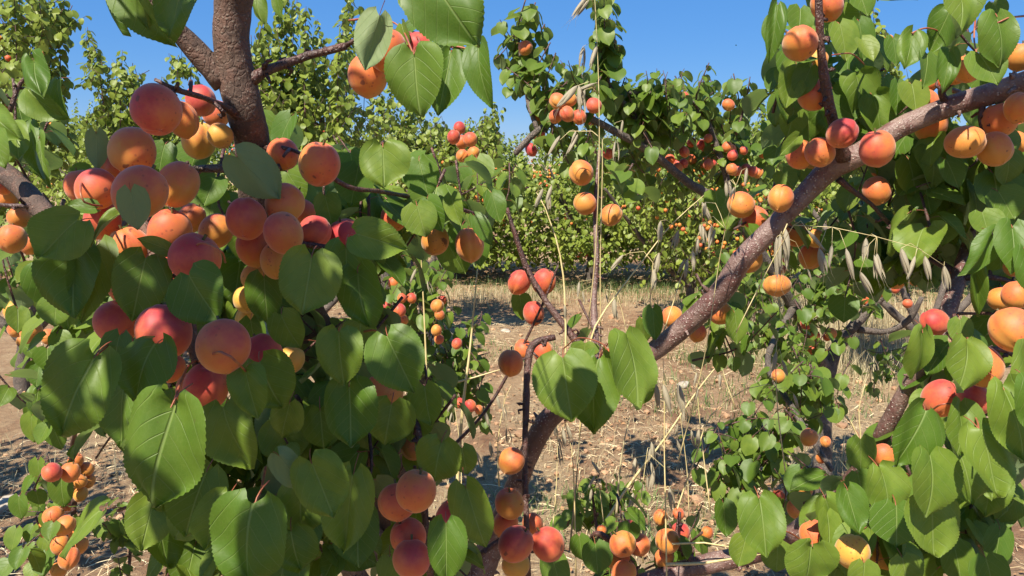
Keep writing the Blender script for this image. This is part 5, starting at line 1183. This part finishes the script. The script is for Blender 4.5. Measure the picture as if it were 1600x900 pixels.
oat('fine curved oat stalk with one husk at each end of its arch', [(1022,520,1.35),(1016,470,1.35),(1020,410,1.35),(1006,393,1.35),(985,395,1.35),(972,400,1.35)],
    [(974,398,955,424,1.35),(1022,420,1022,456,1.35),(1030,395,1022,430,1.35)], .9)
oat('dry oat with two narrow husks hanging low in the centre gap', [(985,640,1.6),(985,560,1.6),(975,500,1.6),(962,455,1.6),(945,452,1.6)],
    [(959,464,961,500,1.5),(963,484,964,502,1.5),(905,440,902,466,1.6),(910,455,914,475,1.6),(947,460,950,474,1.6)], 1.0)
oat('greenish oat stalk beside the slanting twig, bowing left at its top', [(882,640,1.35),(884,520,1.35),(880,430,1.35),(868,370,1.35),(852,325,1.35),(838,300,1.35)],
    [(848,295,836,325,1.3),(862,290,852,318,1.3),(882,475,884,500,1.35),(856,300,858,330,1.35)], 2.0)
oat('oat stalk under the slanting limb with its line of broad pale husks at right', [(1150,520,1.05),(1190,440,1.05),(1222,380,1.03),(1240,352,1.0),(1300,355,.98),(1370,370,.96),(1435,388,.95),(1475,415,.95)],
    [(1262,360,1291,394,.96),(1300,383,1296,420,.95),(1280,388,1290,430,.95),(1322,388,1334,440,.95),(1370,396,1368,438,.95),(1366,398,1378,440,.95),(1408,388,1420,432,.94),(1430,400,1417,440,.94),(1445,400,1452,440,.95),(1475,415,1480,455,.93),(1344,425,1361,462,.94),(1353,372,1350,410,.98)], .9, .038)
oat('tuft of dry husks hanging by the upper edge of the slanting limb', [(1230,350,1.1),(1222,368,1.08),(1218,390,1.06)],
    [(1220,365,1222,425,1.06),(1228,358,1230,420,1.08),(1214,370,1218,440,1.08),(1262,420,1268,440,1.1)], 1.2)
oat('oat husks hanging in front of the pair of apricots left of the limb', [(1060,720,1.25),(1100,560,1.2),(1125,400,1.15),(1140,330,1.12),(1150,290,1.1)],
    [(1134,285,1136,308,1.12),(1139,282,1143,306,1.12),(1167,262,1164,292,1.12),(1102,316,1100,340,1.2),(1094,350,1096,372,1.2),(1148,292,1142,316,1.1)], .9)
oat('straight pale straw standing left of the centre', [(712,800,1.5),(722,650,1.5),(735,540,1.5),(746,420,1.5)], [], 3.4)
oat('reddish thin straw bowing near the grey limbs left of centre', [(668,620,1.5),(664,520,1.5),(660,440,1.5),(656,370,1.5)], [(650,420,640,444,1.5),(668,438,674,460,1.5)], 1.8)
oat('pale broken straw lying slantwise toward the dark spur', [(620,640,1.5),(680,608,1.5),(740,590,1.5),(790,575,1.5)], [], 2.6)
oat('thick yellow straw slanting up across the sunlit soil at lower centre', [(930,840,1.9),(985,755,1.9),(1035,690,1.9),(1090,610,1.9),(1130,560,1.9)],
    [(1060,600,1066,650,1.8),(1035,600,1042,630,1.7)], 2.6)
oat('dark dry stem standing upright in the sunlit gap at lower centre', [(962,820,1.7),(968,740,1.7),(975,690,1.7),(984,650,1.7)], [(990,770,980,800,1.7)], 2.2, mat='grass_dry')
oat('tall thin upright oat stalk crossing the lower centre soil', [(1042,930,1.3),(1040,800,1.3),(1038,700,1.3),(1038,620,1.3),(1036,560,1.3)],
    [(1036,600,1048,650,1.3),(1025,600,1030,640,1.35),(1018,690,1022,720,1.35),(1022,735,1014,770,1.35),(1046,760,1050,800,1.3),(993,715,990,745,1.35)], 1.5)
oat('oat with drooping grey husks in front of the sunlit lower soil', [(900,900,1.4),(897,760,1.4),(893,700,1.4),(884,665,1.4)],
    [(880,670,884,700,1.35),(873,695,877,730,1.35),(886,665,892,690,1.35)], 1.4)
oat('bent dry oat with curled leaf left of the lower right leaves', [(1030,900,1.5),(1060,790,1.5),(1085,720,1.5),(1110,650,1.5),(1165,608,1.5),(1200,600,1.5)],
    [(1080,672,1084,700,1.5),(1092,670,1088,702,1.5)], 1.6)
oat('dry oat stem with many small hanging husks left of the centre leaves', [(780,760,1.6),(778,690,1.6),(790,620,1.6),(800,600,1.6)],
    [(776,618,782,640,1.5),(786,630,790,660,1.5),(756,640,766,668,1.55),(792,668,796,695,1.5),(744,706,752,730,1.55),(765,690,770,716,1.55)], 1.2)
oat('pale dry stalks lying low across the bottom right of centre', [(1040,882,1.3),(1100,880,1.3),(1150,872,1.3),(1190,866,1.3)], [], 3.0)
oat('second dry stalk lying low beneath the broad leaf at bottom', [(1050,850,1.35),(1100,848,1.35),(1150,856,1.35),(1180,866,1.35)], [], 1.8)
oat('slim greenish stem left of the lower centre dark stem', [(890,860,1.5),(900,760,1.5),(905,690,1.5),(912,640,1.5)], [], 1.6, mat='grass_dry')
oat('fallen bent dry stalk on the soil at right', [(1310,640,2.6),(1330,660,2.6),(1345,690,2.6),(1342,640,2.6),(1352,600,2.6)], [], 1.8)
oat('dry oat with pointed husks in front of the lower right leafy shoot', [(1230,760,1.7),(1215,640,1.7),(1212,560,1.7),(1213,540,1.7)], [(1213,550,1206,582,1.6),(1222,562,1230,590,1.6),(1240,615,1246,640,1.7),(1160,555,1166,590,1.7)], 1.2)
for i, (x0, y0, x1, y1, d) in enumerate([(858,880,872,640,1.7),(945,900,930,720,1.8),(1005,880,1012,700,1.8),(1075,880,1062,640,1.8),(1110,800,1085,560,1.9),(1000,620,1010,540,1.8),(720,820,705,600,2.0),(1150,640,1120,540,2.0)]):
    LB = ['faint thin straw stalk left of the lower centre stems','leaning straw stalk at the right of the lower centre stems','thin straw stalk near the middle of the lower gap','thin straw stalk right of the tall upright oat','long pale stalk leaning left below the slanting limb','short straw stalk just left of the foot of the slanting limb','thin straw stalk left of the straight pale straw','short leaning straw stalk below the slanting limb']
    oat(LB[i], [(x0,y0,d),((x0+x1)/2+R.uniform(-8,8),(y0+y1)/2,d),(x1,y1,d)], [(x1+R.uniform(-8,8),y1+k*22,x1+R.uniform(-10,10),y1+22+k*22,d) for k in range(3)], 1.2)
